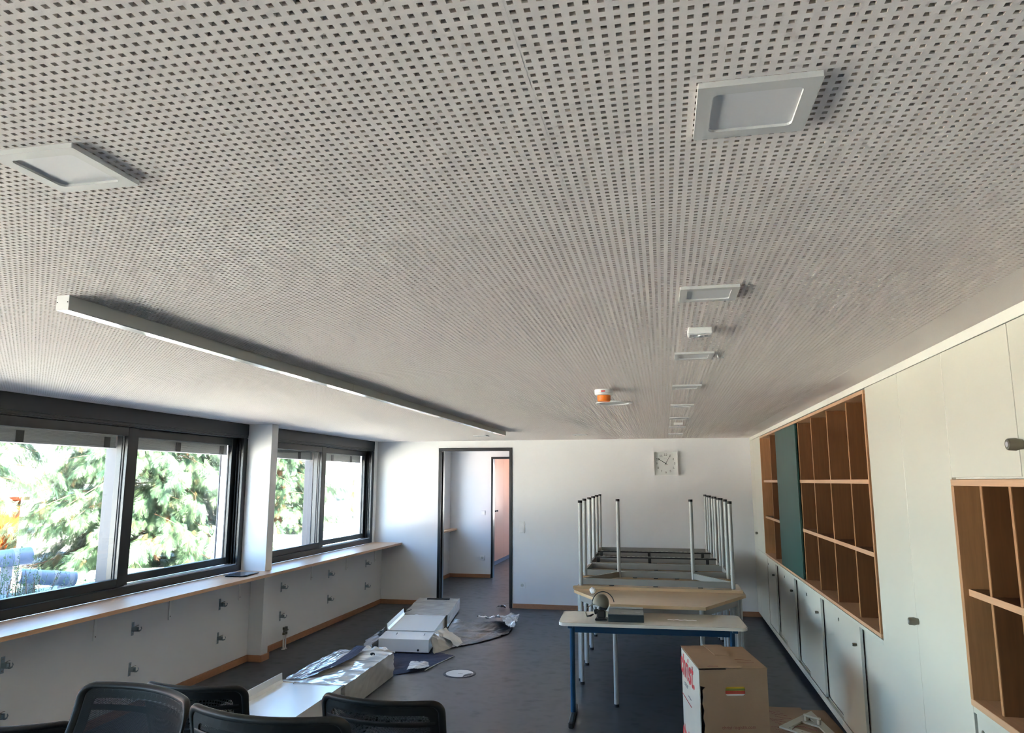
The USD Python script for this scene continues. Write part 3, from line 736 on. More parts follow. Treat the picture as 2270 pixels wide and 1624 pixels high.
table('trapezoid_table', 'beech trapezoid table standing at the near end of the block, directly behind the cream table', [(-0.735, 0), (0.735, 0), (0.365, -0.70), (-0.365, -0.70)][::-1],
      [(-0.665, -0.055), (0.655, -0.055), (0.335, -0.640), (-0.335, -0.640)][::-1], (-0.075, 6.655, 0), group=G1)
rect = [(-0.735, 0), (0.735, 0), (0.735, 0.652), (-0.735, 0.652)]
rlegs = [(-0.690, 0.050), (0.690, 0.050), (0.690, 0.602), (-0.690, 0.602)]
ordn = ['first', 'second', 'third', 'fourth', 'fifth']
for k in range(5):
    y = 6.658 + 0.656 * k
    table('rectangular_table', ('rectangular table of the block standing upright, %s row behind the trapezoid one' % ordn[k]) if k < 4 else 'upright rectangular table of the block standing against the far wall', rect, rlegs, (-0.085 + drift(y), y, 0), group=G1)
table('trapezoid_table', 'upside-down trapezoid table lying across the front of the stack, legs in the air', [(-0.735, 0), (0.735, 0), (0.365, 0.70), (-0.365, 0.70)],
      [(-0.672, 0.085), (0.662, 0.085), (0.345, 0.645), (-0.360, 0.645)], (-0.090, 6.712, 0.7805), True, group=G2)
inv = ['upside-down rectangular table right behind the upside-down trapezoid one', 'upside-down rectangular table with black cable rail, third in the row of upturned tables', 'upside-down rectangular table with black cable rail, fourth in the row of upturned tables', 'upside-down rectangular table at the far wall end of the stack']
for k in range(4):
    y = 7.418 + 0.656 * k
    table('rectangular_table', inv[k], rect, rlegs, (-0.09 + drift(y), y, 0.7805), True, trays=k in (1, 2), group=G2)

# cream-topped table in front
o = thing('school_table', 'narrow cream-topped table with blue steel frame in front of the table block', 'table', (-0.125, 5.725, 0), 2.6)
def rrect(hx, hy, q, n=7):
    return [(sx * (hx - q) + q * math.cos(math.radians(a0 + 90 * k / (n - 1))), sy * (hy - q) + q * math.sin(math.radians(a0 + 90 * k / (n - 1)))) for sx, sy, a0 in ((1, 1, 0), (-1, 1, 90), (-1, -1, 180), (1, -1, 270)) for k in range(n)]
MB().prism(rrect(0.666, 0.245, 0.055), 0.7165, 0.72).build('table_top', 'cream_top', o)
MB().prism(rrect(0.669, 0.248, 0.058), 0.697, 0.7163).build('top_edge', 'cream_edge', o)
MB().box(-0.565, 0.565, -0.035, -0.010, 0.612, 0.690, 0.003).build('apron', 'table_blue', o)
for s in (-1, 1):
    l = MB().cyl((s * 0.585, -0.02, 0.0455), (s * 0.585, -0.02, 0.6955), 0.019, n=20).build('leg', 'table_blue', o, smooth=40)
    MB().box(s * 0.585 - 0.019, s * 0.585 + 0.019, -0.265, 0.195, 0.0006, 0.045, 0.008).build('foot', 'black_plastic', l)
    MB().box(s * 0.585 - 0.018, s * 0.585 + 0.018, -0.20, 0.19, 0.672, 0.6955, 0.002).build('top_bearer', 'table_blue', l)

# on the cream table: a dark case with a headset, a strip of paper
o = thing('equipment_case', 'flat dark teal case with grey lid on the cream table', 'case', (-0.262, 5.690, 0.7205), 2.6)
MB().box(-0.172, 0.088, -0.140, 0.110, 0.0003, 0.050, 0.003).build('body', 'case_teal', o)
l = MB().box(-0.172, 0.088, -0.140, 0.110, 0.0502, 0.056, 0.002).build('lid', 'case_lid', o)
MB().box(-0.170, 0.086, 0.100, 0.1095, 0.0562, 0.068, 0.002).build('rear_lip', 'lamp_body', l)
m = MB().box(-0.075, 0.010, -0.055, -0.051, 0.0561, 0.0566).box(0.028, 0.062, -0.058, -0.050, 0.0561, 0.0566)
m.build('lid_marking', 'grey_ink', l)
o = thing('headset', 'headset with round khaki shell and bent microphone boom resting against the dark case', 'headset', (-0.495, 5.600, 0.7205), 0)
m = trimesh.creation.icosphere(3, 0.075); v = np.array(m.vertices)
v = v * np.array([0.80, 0.85, 0.95]); v[:, 2] = np.maximum(v[:, 2], -0.012)
MB().add(v, m.faces).moved((0.012, 0, 0.118), (0, 18, 0)).build('shell', 'headset_shell', o, smooth=50)
arc = [(0.030 + 0.082 * math.cos(a), 0.0, 0.112 + 0.092 * math.sin(a)) for a in np.linspace(math.radians(12), math.radians(205), 26)]
MB().tube(arc, 0.0035, 8).build('wire_band', 'black_plastic', o, smooth=50)
m = MB().box(-0.030, 0.060, -0.045, 0.045, 0.0004, 0.018, 0.006).box(-0.018, 0.048, -0.034, 0.034, 0.0182, 0.075, 0.010).box(0.0, 0.062, -0.038, 0.038, 0.0752, 0.106, 0.010)
m.build('ear_cushion', 'black_plastic', o)
MB().cyl((-0.034, -0.02, 0.060), (-0.006, -0.02, 0.066), 0.018, n=16).build('hinge', 'black_plastic', o)
boom = [(0.0, -0.03, 0.118), (-0.05, -0.035, 0.115), (-0.085, -0.035, 0.090), (-0.098, -0.035, 0.055), (-0.090, -0.035, 0.030), (-0.065, -0.035, 0.036)]
MB().tube(boom, 0.0034, 8).build('boom', 'headset_shell', o, smooth=50)
MB().tube([(-0.088, -0.035, 0.029), (-0.060, -0.035, 0.036), (-0.040, -0.03, 0.046)], [0.004, 0.008, 0.005], 8).build('microphone', 'black_plastic', o, smooth=50)
o = thing('paper_strip', 'narrow strip of white paper on the cream table', 'paper', (0.105, 5.715, 0.7204), 1.0)
m = MB(); xs = np.linspace(-0.105, 0.105, 15)
vv = []
for i, x in enumerate(xs):
    z = 0.0012 + 0.0012 * math.sin(i * 1.7)
    vv += [(x, -0.012 + 0.002 * math.sin(i), z), (x, 0.010 + 0.002 * math.cos(i * 1.3), z + 0.0008)]
ff = []
for i in range(14): ff += [[2 * i, 2 * i + 2, 2 * i + 3], [2 * i, 2 * i + 3, 2 * i + 1]]
m.add(np.array(vv), np.array(ff)).build('sheet', 'paper_white', o)
o = thing('crumpled_tissue', 'small crumpled white tissue on the trapezoid table', 'tissue', (-0.625, 6.46, 0.7803))
m = trimesh.creation.icosphere(3, 1.0); v = np.array(m.vertices)
v = v * (0.55 + 0.9 * meshkit.fbm(v * 1.7 + 5, 4)[:, None]) * np.array([0.026, 0.020, 0.026]); v[:, 2] -= v[:, 2].min() - 0.0002
MB().add(v, m.faces).build('lump', 'paper_white', o)

# ------------------------------------------------------------------ radiator casings on the floor, partly wrapped in film
def quad_map(c):
    FL, FR, BR, BL = [np.array(q, float) for q in c]
    def f(v):
        u, w = v[:, :1], v[:, 1:2]
        xy = (1 - w) * ((1 - u) * FL + u * FR) + w * ((1 - u) * BL + u * BR)
        return np.hstack([xy, v[:, 2:3]])
    return f
def soft_box(u0, u1, w0, w1, z0, z1, nu, nw, nz, amp, seed, rnd=0.03, scale=(5, 14, 8)):
    """closed box with a fine grid whose faces are crumpled by noise, as film drawn over a casing"""
    m = trimesh.creation.box([1, 1, 1]); V, Fc = [], []
    def face(o_, a, b, na, nb):
        base = sum(len(x) for x in V)
        g = np.array([[o_ + a * i / na + b * j / nb for j in range(nb + 1)] for i in range(na + 1)]).reshape(-1, 3)
        V.append(g)
        for i in range(na):
            for j in range(nb):
                p = base + i * (nb + 1) + j
                Fc.extend([[p, p + nb + 1, p + nb + 2], [p, p + nb + 2, p + 1]])
    X, Y, Z = np.eye(3); O = np.array([0., 0, 0])
    face(O + Z, X, Y, nu, nw); face(O, Z, X, nz, nu); face(O + Y, X, Z, nu, nz); face(O, Y, Z, nw, nz); face(O + X, Z, Y, nz, nw); face(O, Y, X, nw, nu)
    v = np.vstack(V)
    c = v * 2 - 1
    hard = np.max(np.abs(c), axis=1)
    d = c / np.maximum(np.linalg.norm(c, axis=1, keepdims=True), 1e-9)
    p = np.array([u0, w0, z0]) + v * np.array([u1 - u0, w1 - w0, z1 - z0])
    n = (meshkit.fbm(v * np.array(scale) + seed, 4) - 0.5)
    creases = np.abs(meshkit.noise(v * np.array(scale) * 0.8 + seed * 2.3) - 0.5)
    off = amp * (n * 1.6 + 0.8 * (0.25 - creases))
    low = np.clip(v[:, 2] * 3, 0, 1)
    p += np.sign(c) * (np.abs(c) > 0.98) * off[:, None] * low[:, None]
    t_ = trimesh.Trimesh(p, np.array(Fc), process=False); t_.merge_vertices()
    return np.array(t_.vertices), np.array(t_.faces)
def sheet(outline, z, amp, seed, n=60, lift=None, th=0.0):
    P = Polygon(outline); x0, y0, x1, y1 = P.bounds
    xs, ys = np.linspace(x0, x1, n), np.linspace(y0, y1, n)
    g = np.array([[(x, y) for y in ys] for x in xs])
    from shapely import contains_xy
    ins = contains_xy(P, g[..., 0], g[..., 1])
    zz = z + amp * np.abs(meshkit.fbm(np.dstack([g * 9.0, np.full(g.shape[:2] + (1,), seed)]), 4) - 0.35)
    if lift is not None: zz = zz + lift(g[..., 0], g[..., 1])
    v = np.dstack([g, zz]).reshape(-1, 3); f = []
    for i in range(n - 1):
        for j in range(n - 1):
            if ins[i, j] and ins[i + 1, j] and ins[i, j + 1] and ins[i + 1, j + 1]:
                a = i * n + j; f += [[a, a + n, a + n + 1], [a, a + n + 1, a + 1]]
    return v, np.array(f)
def bump_at(cx, cy, r, h): return lambda x, y: h * np.exp(-((x - cx) ** 2 + (y - cy) ** 2) / r ** 2)

def tray(m, u0, u1, w0, w1, z, lip, up=0.065):
    """bent sheet-metal panel: flat bed, tall rolled lip on the window side, low folded edge on the other"""
    t_ = 0.006
    m.box(u0 + 0.02, u1, w0, w1, z - t_, z)
    prof = [(u0 + 0.0, z + up), (u0 + 0.012, z + up), (u0 + 0.020, z + 0.022), (u0 + 0.045, z + 0.001), (u0 + 0.045, z - t_), (u0 + 0.02, z - t_), (u0 + 0.004, z + 0.018)]
    e = MB().prism(prof, 0, 1)
    v, f = e.arrays(); q = np.stack([v[:, 0], w0 + v[:, 2] * (w1 - w0), v[:, 1]], 1)
    m.add(q, f[:, ::-1])
    m.box(u1 - 0.006, u1, w0, w1, z, z + lip)
    return m
q2 = quad_map([(-2.905, 7.30), (-2.375, 7.33), (-2.780, 9.86), (-3.315, 9.78)])
o = o_far = thing('radiator_casing', 'long white radiator casing on the floor near the doorway, box end towards the camera', 'radiator casing')
bx = MB().box(0.0, 1.0, 0.0, 0.145, 0.022, 0.150, 0.003).xf(q2).build('end_box', 'rad_white', o)
m = MB()
for u in (0.27, 0.83): m.box(u, u + 0.022, 0.075, 0.080, 0.1502, 0.1512).box(u + 0.018, u + 0.022, 0.072, 0.092, 0.1512, 0.166)
m.xf(q2).build('spring_lug', 'steel_grey', bx)
MB().add(MB().cyl((0, 0, 0), (0, 0.004, 0), 0.011, n=12).arrays()[0], MB().cyl((0, 0, 0), (0, 0.004, 0), 0.011, n=12).arrays()[1]).moved((-2.485, 7.318, 0.045)).build('rubber_plug', 'rubber', bx)
tray(MB(), 0.01, 1.0, 0.150, 0.52, 0.158, 0.004).xf(q2).build('bed_panel', 'rad_white', o)
m = MB().box(0.02, 0.97, 0.152, 0.50, 0.03, 0.148).xf(q2).build('core', 'rad_white', o)
v, f = soft_box(0.0, 1.03, 0.505, 1.0, 0.02, 0.160, 26, 60, 8, 0.009, 3.1, scale=(4, 6, 4))
wv = MB().add(v, f).xf(q2).build('film_wrap', 'film_white', o, smooth=55)
MB().box(0.24, 0.80, 0.945, 0.965, 0.150, 0.1735).xf(q2).build('end_slot', 'rubber', wv)
MB().tube([(0.02, 0.545, 0.172), (0.06, 0.560, 0.176), (0.11, 0.566, 0.180), (0.15, 0.585, 0.185)], 0.004, 6).xf(q2).build('cable_stub', 'rubber', o)
o = thing('plastic_sheet', 'crumpled dark plastic sheet on the floor beside the far radiator casing', 'plastic sheet')
v, f = sheet([(-2.43, 7.18), (-2.31, 7.55), (-1.98, 7.98), (-1.78, 8.45), (-1.84, 9.05), (-2.20, 9.12), (-2.45, 9.05), (-2.66, 9.25), (-2.72, 8.9), (-2.36, 7.42)], 0.004, 0.035, 2.0, 70, bump_at(-2.05, 8.9, 0.16, 0.05))
MB().add(v, f).build('sheet', 'film_dark', o, smooth=60)
v, f = sheet([(-1.75, 8.55), (-1.78, 9.1), (-2.02, 9.2), (-2.32, 9.1), (-2.30, 8.98), (-2.10, 9.0), (-1.97, 8.85)], 0.045, 0.13, 5.0, 60, bump_at(-1.95, 9.0, 0.2, 0.05))
MB().add(v, f).build('bunched_edge', 'film_pale', o, smooth=30)
fold_parent = o_far
def drape(pts, n=26, amp=0.012, seed=1.0):
    """a film strip hanging between two poly-lines"""
    A, B = [np.array(p, float) for p in pts]
    s = np.linspace(0, 1, n)
    def along(P): 
        k = np.linspace(0, 1, len(P)); return np.stack([np.interp(s, k, P[:, i]) for i in range(3)], 1)
    a, b = along(A), along(B); V = []
    for i in range(n):
        for j in range(12):
            t2 = j / 11; V.append(a[i] * (1 - t2) + b[i] * t2)
    V = np.array(V)
    V += (meshkit.fbm(V * 16 + seed, 3)[:, None] - 0.5) * amp * np.array([2, 2, 0.6])
    V[:, 2] = np.maximum(V[:, 2], 0.001)
    Fc = []
    for i in range(n - 1):
        for j in range(11):
            p = i * 12 + j; Fc += [[p, p + 12, p + 13], [p, p + 13, p + 1]]
    return V, np.array(Fc)
v, f = drape([[(-2.362, 7.36, 0.15), (-2.40, 7.60, 0.165), (-2.42, 7.78, 0.155)], [(-2.33, 7.37, 0.004), (-2.25, 7.62, 0.004), (-2.20, 7.90, 0.06)]], amp=0.03, seed=2)
MB().add(v, f).build('loose_film', 'film_white', o_far, smooth=40)
v, f = drape([[(-2.40, 7.72, 0.165), (-2.36, 7.86, 0.17)], [(-2.16, 7.62, 0.03), (-2.13, 7.78, 0.05)]], amp=0.04, seed=4)
MB().add(v, f).build('loose_film', 'film_white', o_far, smooth=40)
v, f = drape([[(-2.93, 7.34, 0.14), (-3.02, 7.62, 0.15), (-3.05, 7.9, 0.15)], [(-3.02, 7.25, 0.005), (-3.12, 7.5, 0.09), (-3.14, 7.95, 0.02)]], amp=0.04, seed=6)
MB().add(v, f).build('loose_film', 'film_pale', o_far, smooth=40)

q1 = quad_map([(-2.915, 4.25), (-2.395, 4.25), (-2.445, 6.50), (-2.965, 6.50)])
o = thing('radiator_casing', 'white radiator casing on the floor behind the black chairs, open tray end and wrapped end', 'radiator casing')
tray(MB(), 0.0, 1.0, 0.0, 0.515, 0.205, 0.010, 0.068).xf(q1).build('bed_panel', 'rad_white', o)
MB().box(0.03, 0.985, 0.002, 0.50, 0.012, 0.196).xf(q1).build('core', 'rad_white', o)
m = MB()
for u in (0.22,): m.tube([(u, 0.505, 0.206), (u + 0.012, 0.512, 0.213), (u + 0.02, 0.505, 0.219)], 0.003, 6)
m.xf(q1).build('spring_lug', 'steel_grey', o)
v, f = soft_box(0.0, 1.02, 0.518, 1.0, 0.006, 0.208, 26, 60, 10, 0.022, 8.4, scale=(5, 9, 5))
MB().add(v, f).xf(q1).build('film_wrap', 'film_white', o, smooth=50)
v, f = sheet([(0.02, 0.53), (0.30, 0.53), (0.50, 0.70), (0.52, 0.92), (0.30, 0.96), (0.03, 0.92)], 0.221, 0.030, 3.0, 60)
MB().add(v, f).xf(q1).build('loose_film', 'film_pale', o, smooth=35)
v, f = sheet([(0.30, 0.555), (0.37, 0.555), (0.53, 0.70), (0.60, 0.80), (0.50, 1.0), (0.28, 1.02), (0.38, 0.86), (0.42, 0.74)], 0.240, 0.022, 9.0, 70)
MB().add(v, f).xf(q1).build('padding_strip', 'felt_blue', o, smooth=40, label='dark blue felt padding strip')
m = MB().tube([(0.80 + 0.028 * math.cos(a), 0.895 + 0.010 * math.sin(a), 0.232 + 0.012 * math.sin(a * 0.5)) for a in np.linspace(0, 5.2, 14)], 0.006, 6)
m.xf(q1).build('cable_loop', 'rubber', o)
o = thing('plastic_sheet', 'dark blue padding sheet on the floor between the two radiator casings', 'padding sheet')
v, f = sheet([(-2.98, 6.56), (-2.42, 6.54), (-2.20, 6.75), (-2.10, 7.35), (-2.30, 7.45), (-2.86, 7.30), (-3.05, 7.25), (-3.14, 7.0)], 0.004, 0.022, 6.0, 60)
MB().add(v, f).build('sheet', 'felt_blue', o, smooth=50)
v, f = sheet([(-2.36, 6.62), (-2.18, 6.78), (-2.25, 6.95), (-2.42, 6.90)], 0.026, 0.05, 4.0, 30)
MB().add(v, f).build('film_corner', 'film_pale', o, smooth=35)
MB().tube([(-2.21, 6.72, 0.012), (-2.16, 6.95, 0.018), (-2.10, 7.3, 0.012)], 0.005, 6).build('hem_cord', 'film_white', o)
v, f = sheet([(-2.90, 6.55), (-2.62, 6.62), (-2.55, 6.95), (-2.75, 7.12), (-3.02, 6.95), (-3.02, 6.65)], 0.05, 0.12, 8.0, 44, bump_at(-2.8, 6.8, 0.2, 0.10))
MB().add(v, f).build('film_heap', 'film_white', o, smooth=40)

# floor box, magazines on the sill, rag in the doorway
o = thing('floor_outlet', 'round flush floor outlet with pale lid in the dark floor', 'floor outlet', (-1.876, 6.712, 0))
MB().lathe([(0.126, 0.0003), (0.150, 0.0003), (0.149, 0.004), (0.140, 0.006), (0.126, 0.005), (0.126, 0.0003)], 48).build('rim', 'plinth_blue', o, smooth=35)
MB().lathe([(0, 0.0003), (0.1255, 0.0003), (0.1255, 0.0045), (0, 0.0045)], 48).build('lid', 'lamp_frame', o)
MB().prism([(0.060, -0.110), (0.118, -0.035), (0.122, 0.02), (0.085, 0.0), (0.055, -0.05)], 0.0047, 0.0062).build('cable_flap', 'plinth_blue', o)
MB().box(-0.015, 0.03, -0.004, 0.004, 0.0046, 0.0056).build('lid_catch', 'steel_apron', o)
o = thing('magazine_pile', 'few dark glossy magazines lying on the windowsill by the pillar', 'magazines', (-3.965, 6.42, ZS), 12)
for k, (dx, dy, r) in enumerate(((0, 0, 4), (0.012, 0.03, -6), (-0.014, 0.012, 10), (0.02, -0.03, -12))):
    MB().box(-0.100, 0.100, -0.142, 0.142, 0, 0.0030, 0.0008).moved((dx, dy, 0.0004 + 0.0034 * k), (0, 0, r)).build('magazine', 'magazine' if k != 2 else 'duct', o)
o = thing('door_wedge_rag', 'small dark crumpled rag lying against the door jamb', 'rag', (-2.215, 10.06, 0))
v, f = sheet([(-0.09, -0.05), (0.05, -0.06), (0.055, 0.10), (-0.05, 0.09)], 0.004, 0.10, 7.0, 26, bump_at(0.0, 0.02, 0.06, 0.05))
MB().add(v, f).build('cloth', 'film_dark', o, smooth=35)
# ------------------------------------------------------------------ outside: conifers, shrubs, ducts, low buildings
def spray(seed, L=0.36):
    """flat drooping conifer shoot with side shoots, both lined with needles"""
    r = np.random.default_rng(seed); V, Fc = [], []
    def needle(p, d, n, L_, w):
        b = len(V)
        s = np.cross(d, n); s /= np.linalg.norm(s)
        V.extend([p, p + d * L_ * 0.5 + s * w, p + d * L_, p + d * L_ * 0.5 - s * w]); Fc.extend([[b, b + 1, b + 2], [b, b + 2, b + 3]])
    def shoot(p0, d0, n, L_, nl):
        k = max(3, int(L_ / 0.0085)); p = np.array(p0, float); d = np.array(d0, float); pts = []
        for i in range(k):
            s = np.cross(d, n)
            for sg in (-1, 1):
                q = d * 0.62 + s * sg * 0.75 + n * r.uniform(-0.15, 0.25); q /= np.linalg.norm(q)
                needle(p, q, n, nl * (1 - 0.45 * i / k) * r.uniform(0.85, 1.1), 0.0028)
            pts.append((p.copy(), d.copy()))
            p = p + d * L_ / k; d = d + np.array([0, 0, -0.028]) + r.normal(0, 0.015, 3); d /= np.linalg.norm(d)
        needle(p, d, n, nl, 0.003)
        return pts
    n = np.array([0, 0, 1.0])
    pts = shoot((0, 0, 0), (1, 0, 0), n, L, 0.024)
    m = len(pts)
    for i in range(3, m - 3, 4):
        p, d = pts[i]
        s = np.cross(d, n)
        for sg in (-1, 1):
            q = d * 0.7 + s * sg * r.uniform(0.6, 0.9) + n * r.uniform(-0.2, 0.15); q /= np.linalg.norm(q)
            shoot(p, q, n, (0.07 + 0.13 * (1 - i / m)) * r.uniform(0.7, 1.15), 0.021)
    return np.array(V), np.array(Fc)
SPRAYS = [spray(s) for s in (1, 2, 3)]
def instancer(name, parent, protos, pos, dirs, rolls, scales, which, mats, **data):
    path = path_for(name, parent)
    pi = UsdGeom.PointInstancer.Define(stage, path)
    for k, (v, f) in enumerate(protos):
        pr = usdkit.mesh(stage, path + '/sprig' + ('' if k == 0 else '_%03d' % k), (v, f), M[mats[k]])
        pi.CreatePrototypesRel().AddTarget(pr.GetPath())
    q = []
    for d, a in zip(dirs, rolls):
        d = np.array(d) / np.linalg.norm(d)
        s = np.cross([0, 0, 1.0], d); s = s / max(np.linalg.norm(s), 1e-6); u = np.cross(d, s)
        s, u = math.cos(a) * s + math.sin(a) * u, -math.sin(a) * s + math.cos(a) * u
        T = np.eye(4); T[:3, 0], T[:3, 1], T[:3, 2] = d, s, u
        w, x, y, z = trimesh.transformations.quaternion_from_matrix(T)
        q.append(Gf.Quath(float(w), float(x), float(y), float(z)))
    pi.CreatePositionsAttr(Vt.Vec3fArray.FromNumpy(np.asarray(pos, np.float32)))
    pi.CreateOrientationsAttr(Vt.QuathArray(q))
    pi.CreateScalesAttr(Vt.Vec3fArray.FromNumpy(np.repeat(np.asarray(scales, np.float32)[:, None], 3, 1)))
    pi.CreateProtoIndicesAttr(Vt.IntArray.FromNumpy(np.asarray(which, np.int32)))
    return setd(pi.GetPrim(), **data)
def conifer(label, x, y, h, R, z0, seed, per=46, nb=190, group='conifers outside the windows'):
    r = np.random.default_rng(seed)
    o = thing('conifer_tree', label, 'tree', (x, y, 0.10), 0, group)
    MB().cyl((0, 0, 0.0), (0, 0, h * 0.95), 0.15, 0.02, 12).build('trunk', 'bark', o)
    bm = MB(); pos, dirs, rolls, sc, wh = [], [], [], [], []
    for i in range(nb):
        t_ = (i + r.random()) / nb
        z = z0 + (h - z0) * t_ ** 1.1
        a = i * 2.39996 + r.normal(0, 0.2)
        L = R * (1 - 0.86 * t_ ** 2) * r.uniform(0.72, 1.08)
        rad = np.array([math.cos(a), math.sin(a), 0])
        side = np.array([-rad[1], rad[0], 0])
        droop = r.uniform(0.18, 0.34); up = r.uniform(0.05, 0.20)
        P = lambda s: rad * L * s + side * L * 0.12 * math.sin(3 * s + i) + np.array([0, 0, z + L * (up * s - droop * s * s)])
        if i % 2 == 0: bm.tube([P(s) for s in np.linspace(0.03, 0.93, 6)], [0.022, 0.018, 0.014, 0.010, 0.007, 0.003], 5)
        for k in range(per):
            s = 0.22 + 0.78 * (k + r.random()) / per
            tan = P(min(s + 0.03, 1.03)) - P(s - 0.03); tan /= np.linalg.norm(tan)
            sg = -1 if k % 2 else 1
            wid = L * 0.20 * (1.05 - s)
            off = side * sg * r.uniform(0, 1) * wid + np.array([0, 0, r.normal(0, 0.05) - abs(r.normal(0, 0.05))])
            pos.append(P(s) + off)
            d = tan * r.uniform(0.6, 1.0) + side * sg * r.uniform(0.1, 0.85) + np.array([0, 0, r.uniform(-0.55, 0.10)])
            dirs.append(d); rolls.append(r.normal(0, 0.45)); sc.append(r.uniform(0.38, 0.75))
            wh.append(3 if r.random() < 0.035 else int(r.integers(0, 3)))
    bm.build('branches', 'bark', o, kind='stuff')
    instancer('foliage', o, SPRAYS + [SPRAYS[0]], pos, dirs, rolls, sc, wh, ['needles'] * 3 + ['brown_needles'], kind='stuff')
    return o
conifer('broad bright green conifer filling the panes of the large window', -9.9, 12.9, 4.4, 2.75, 0.12, 11, 110, 260)
conifer('conifer outside the window between pillar and corner', -12.2, 21.7, 4.5, 2.6, 0.12, 12, 90, 210)
conifer('conifer standing further off behind the broad one', -17.6, 20.4, 5.2, 3.2, 0.2, 13, 54, 180)
conifer('conifer at the near edge of the large window, above the orange wall', -11.1, 9.2, 4.6, 1.9, 1.62, 14, 70, 150)

def leaf_sprig(seed):
    r = np.random.default_rng(seed); V, Fc = [], []
    for i in range(26):
        z = 0.02 + 0.018 * i; a = i * 2.4
        d = np.array([math.cos(a), math.sin(a), 0.5]); d /= np.linalg.norm(d); s = np.cross(d, [0, 0, 1]); s /= np.linalg.norm(s)
        p = np.array([0.01 * math.sin(i), 0.01 * math.cos(i), z]); L = 0.035 * r.uniform(0.7, 1.2); b = len(V)
        V.extend([p, p + d * L * .5 + s * L * .22, p + d * L, p + d * L * .5 - s * L * .22]); Fc.extend([[b, b + 1, b + 2], [b, b + 2, b + 3]])
    m = MB().add(np.array(V), np.array(Fc)).cyl((0, 0, -0.1), (0, 0, 0.5), 0.003, 0.001, 5)
    v, f = m.arrays()
    return v @ np.array([[0, 0, 1], [0, 1, 0], [-1, 0, 0]], float).T, f       # long axis along +x
LEAF = [leaf_sprig(5), leaf_sprig(6)]
def shrub(label, x, y, n, R, h, seed):
    r = np.random.default_rng(seed)
    o = thing('leafy_shrub', label, 'shrub', (x, y, 0.10), 0, 'low shrubs outside the large window')
    m = MB(); pos, dirs = [], []
    for i in range(n):
        a, q = r.random() * 6.283, R * math.sqrt(r.random())
        b = np.array([q * math.cos(a), q * math.sin(a), 0.0]); lean = np.array([r.normal(0, 0.12), r.normal(0, 0.12), 1.0]); hh = h * r.uniform(0.6, 1.05)
        m.tube([b * 0.5, b + lean * hh * 0.5, b + lean * hh * 0.92], [0.006, 0.004, 0.002], 5)
        for k in range(3):
            pos.append(b + lean * hh * (0.25 + 0.22 * k)); dirs.append(lean + r.normal(0, 0.25, 3))
    m.build('stem', 'bark', o, kind='stuff')
    instancer('foliage', o, LEAF, pos, dirs, r.random(len(pos)) * 6.28, r.uniform(0.6, 1.0, len(pos)), r.integers(0, 2, len(pos)), ['leaves'] * 2, kind='stuff')
shrub('taller twiggy shrub before the coping wall, by the edge of the photo', -4.92, 4.90, 40, 0.25, 1.0, 21)
shrub('lower twiggy shrub before the shorter duct', -4.76, 5.58, 26, 0.12, 0.80, 22)

def duct(label, p, q, r, posts=True):
    o = thing('ventilation_duct', label, 'duct', (0, 0, 0), 0, 'blue-grey ducts on the flat roof')
    p, q = np.array(p, float), np.array(q, float)
    MB().cyl(p, q, r, n=28).build('pipe', 'duct', o, smooth=40)
    m = MB()
    for s in (0.3, 0.62, 0.9):
        c = p + (q - p) * s; d = (q - p) / np.linalg.norm(q - p)
        m.cyl(c - d * 0.02, c + d * 0.02, r * 1.06, n=28)
    m.build('joint_ring', 'duct_pale', o, smooth=40)
    for s in (0.15, 0.85):
        c = p + (q - p) * s
        MB().box(c[0] - 0.03, c[0] + 0.03, c[1] - 0.06, c[1] + 0.06, 0.1005, c[2] - r * 0.9).build('stand', 'duct_pale', o)
duct('upper blue-grey duct below the orange wall', (-6.25, 4.55, 0.985), (-5.76, 5.83, 1.06), 0.078)
duct('shorter blue-grey duct in front, behind the shrub', (-5.36, 5.33, 0.945), (-5.16, 5.72, 0.875), 0.062)
o = thing('roof_coping', 'pale blue-grey coping wall below the ducts', 'coping')
MB().box(-5.42, -5.24, 2.6, 5.85, 0.1005, 0.74, 0.01).build('wall', 'duct_pale', o)
MB().box(-5.46, -5.20, 2.55, 5.90, 0.7403, 0.80, 0.01).build('capping', 'duct', o)
o = thing('roof_box', 'white flat box on the roof at the foot of the broad conifer', 'roof box', (-6.75, 9.0, 0.1005), 34)
MB().box(-0.85, 0.85, -0.35, 0.35, 0, 0.40, 0.01).build('body', 'white_paint', o)
MB().box(-0.9, 0.9, -0.4, 0.4, 0.4003, 0.43, 0.01).build('lid', 'white_paint', o)
o = thing('roof_vent', 'small pale cowl standing before the white roof box', 'vent', (-6.3, 7.25, 0.1005))
MB().lathe([(0, 0), (0.05, 0), (0.05, 0.36), (0.11, 0.44), (0.115, 0.50), (0, 0.53)], 20).build('cowl', 'duct_pale', o, smooth=40)
lb = o = thing('building', 'building with orange lower wall and dull red upper wall behind the conifers', 'building')
MB().box(-15.5, -12.9, 2.0, 12.7, 0.33, 1.35).build('wall', 'orange_wall', o)
MB().box(-15.55, -12.85, 1.95, 12.75, 0.1005, 0.3295).build('base_band', 'dark_red', o)
MB().box(-15.6, -12.8, 1.9, 12.8, 1.3505, 1.42).build('roof_edge', 'dark_red', o)
MB().box(-15.6, -12.8, 1.9, 12.8, 1.4205, 1.47).build('roof_sheet', 'white_paint', o)
MB().box(-15.5, -13.3, 1.0, 12.5, 1.4705, 4.9).build('upper_wall', 'brick_red', lb)  # red storey built up tall, also to block low sky and deck light
m = MB()
for k in range(4): m.box(-13.2995, -13.25, 4.2 + 2.1 * k, 5.3 + 2.1 * k, 2.2, 3.5)
m.build('window', 'white_paint', lb, kind='stuff')
o = thing('far_pavilion', 'small pavilion with grey roof and tall panes, seen past the second conifer', 'building')
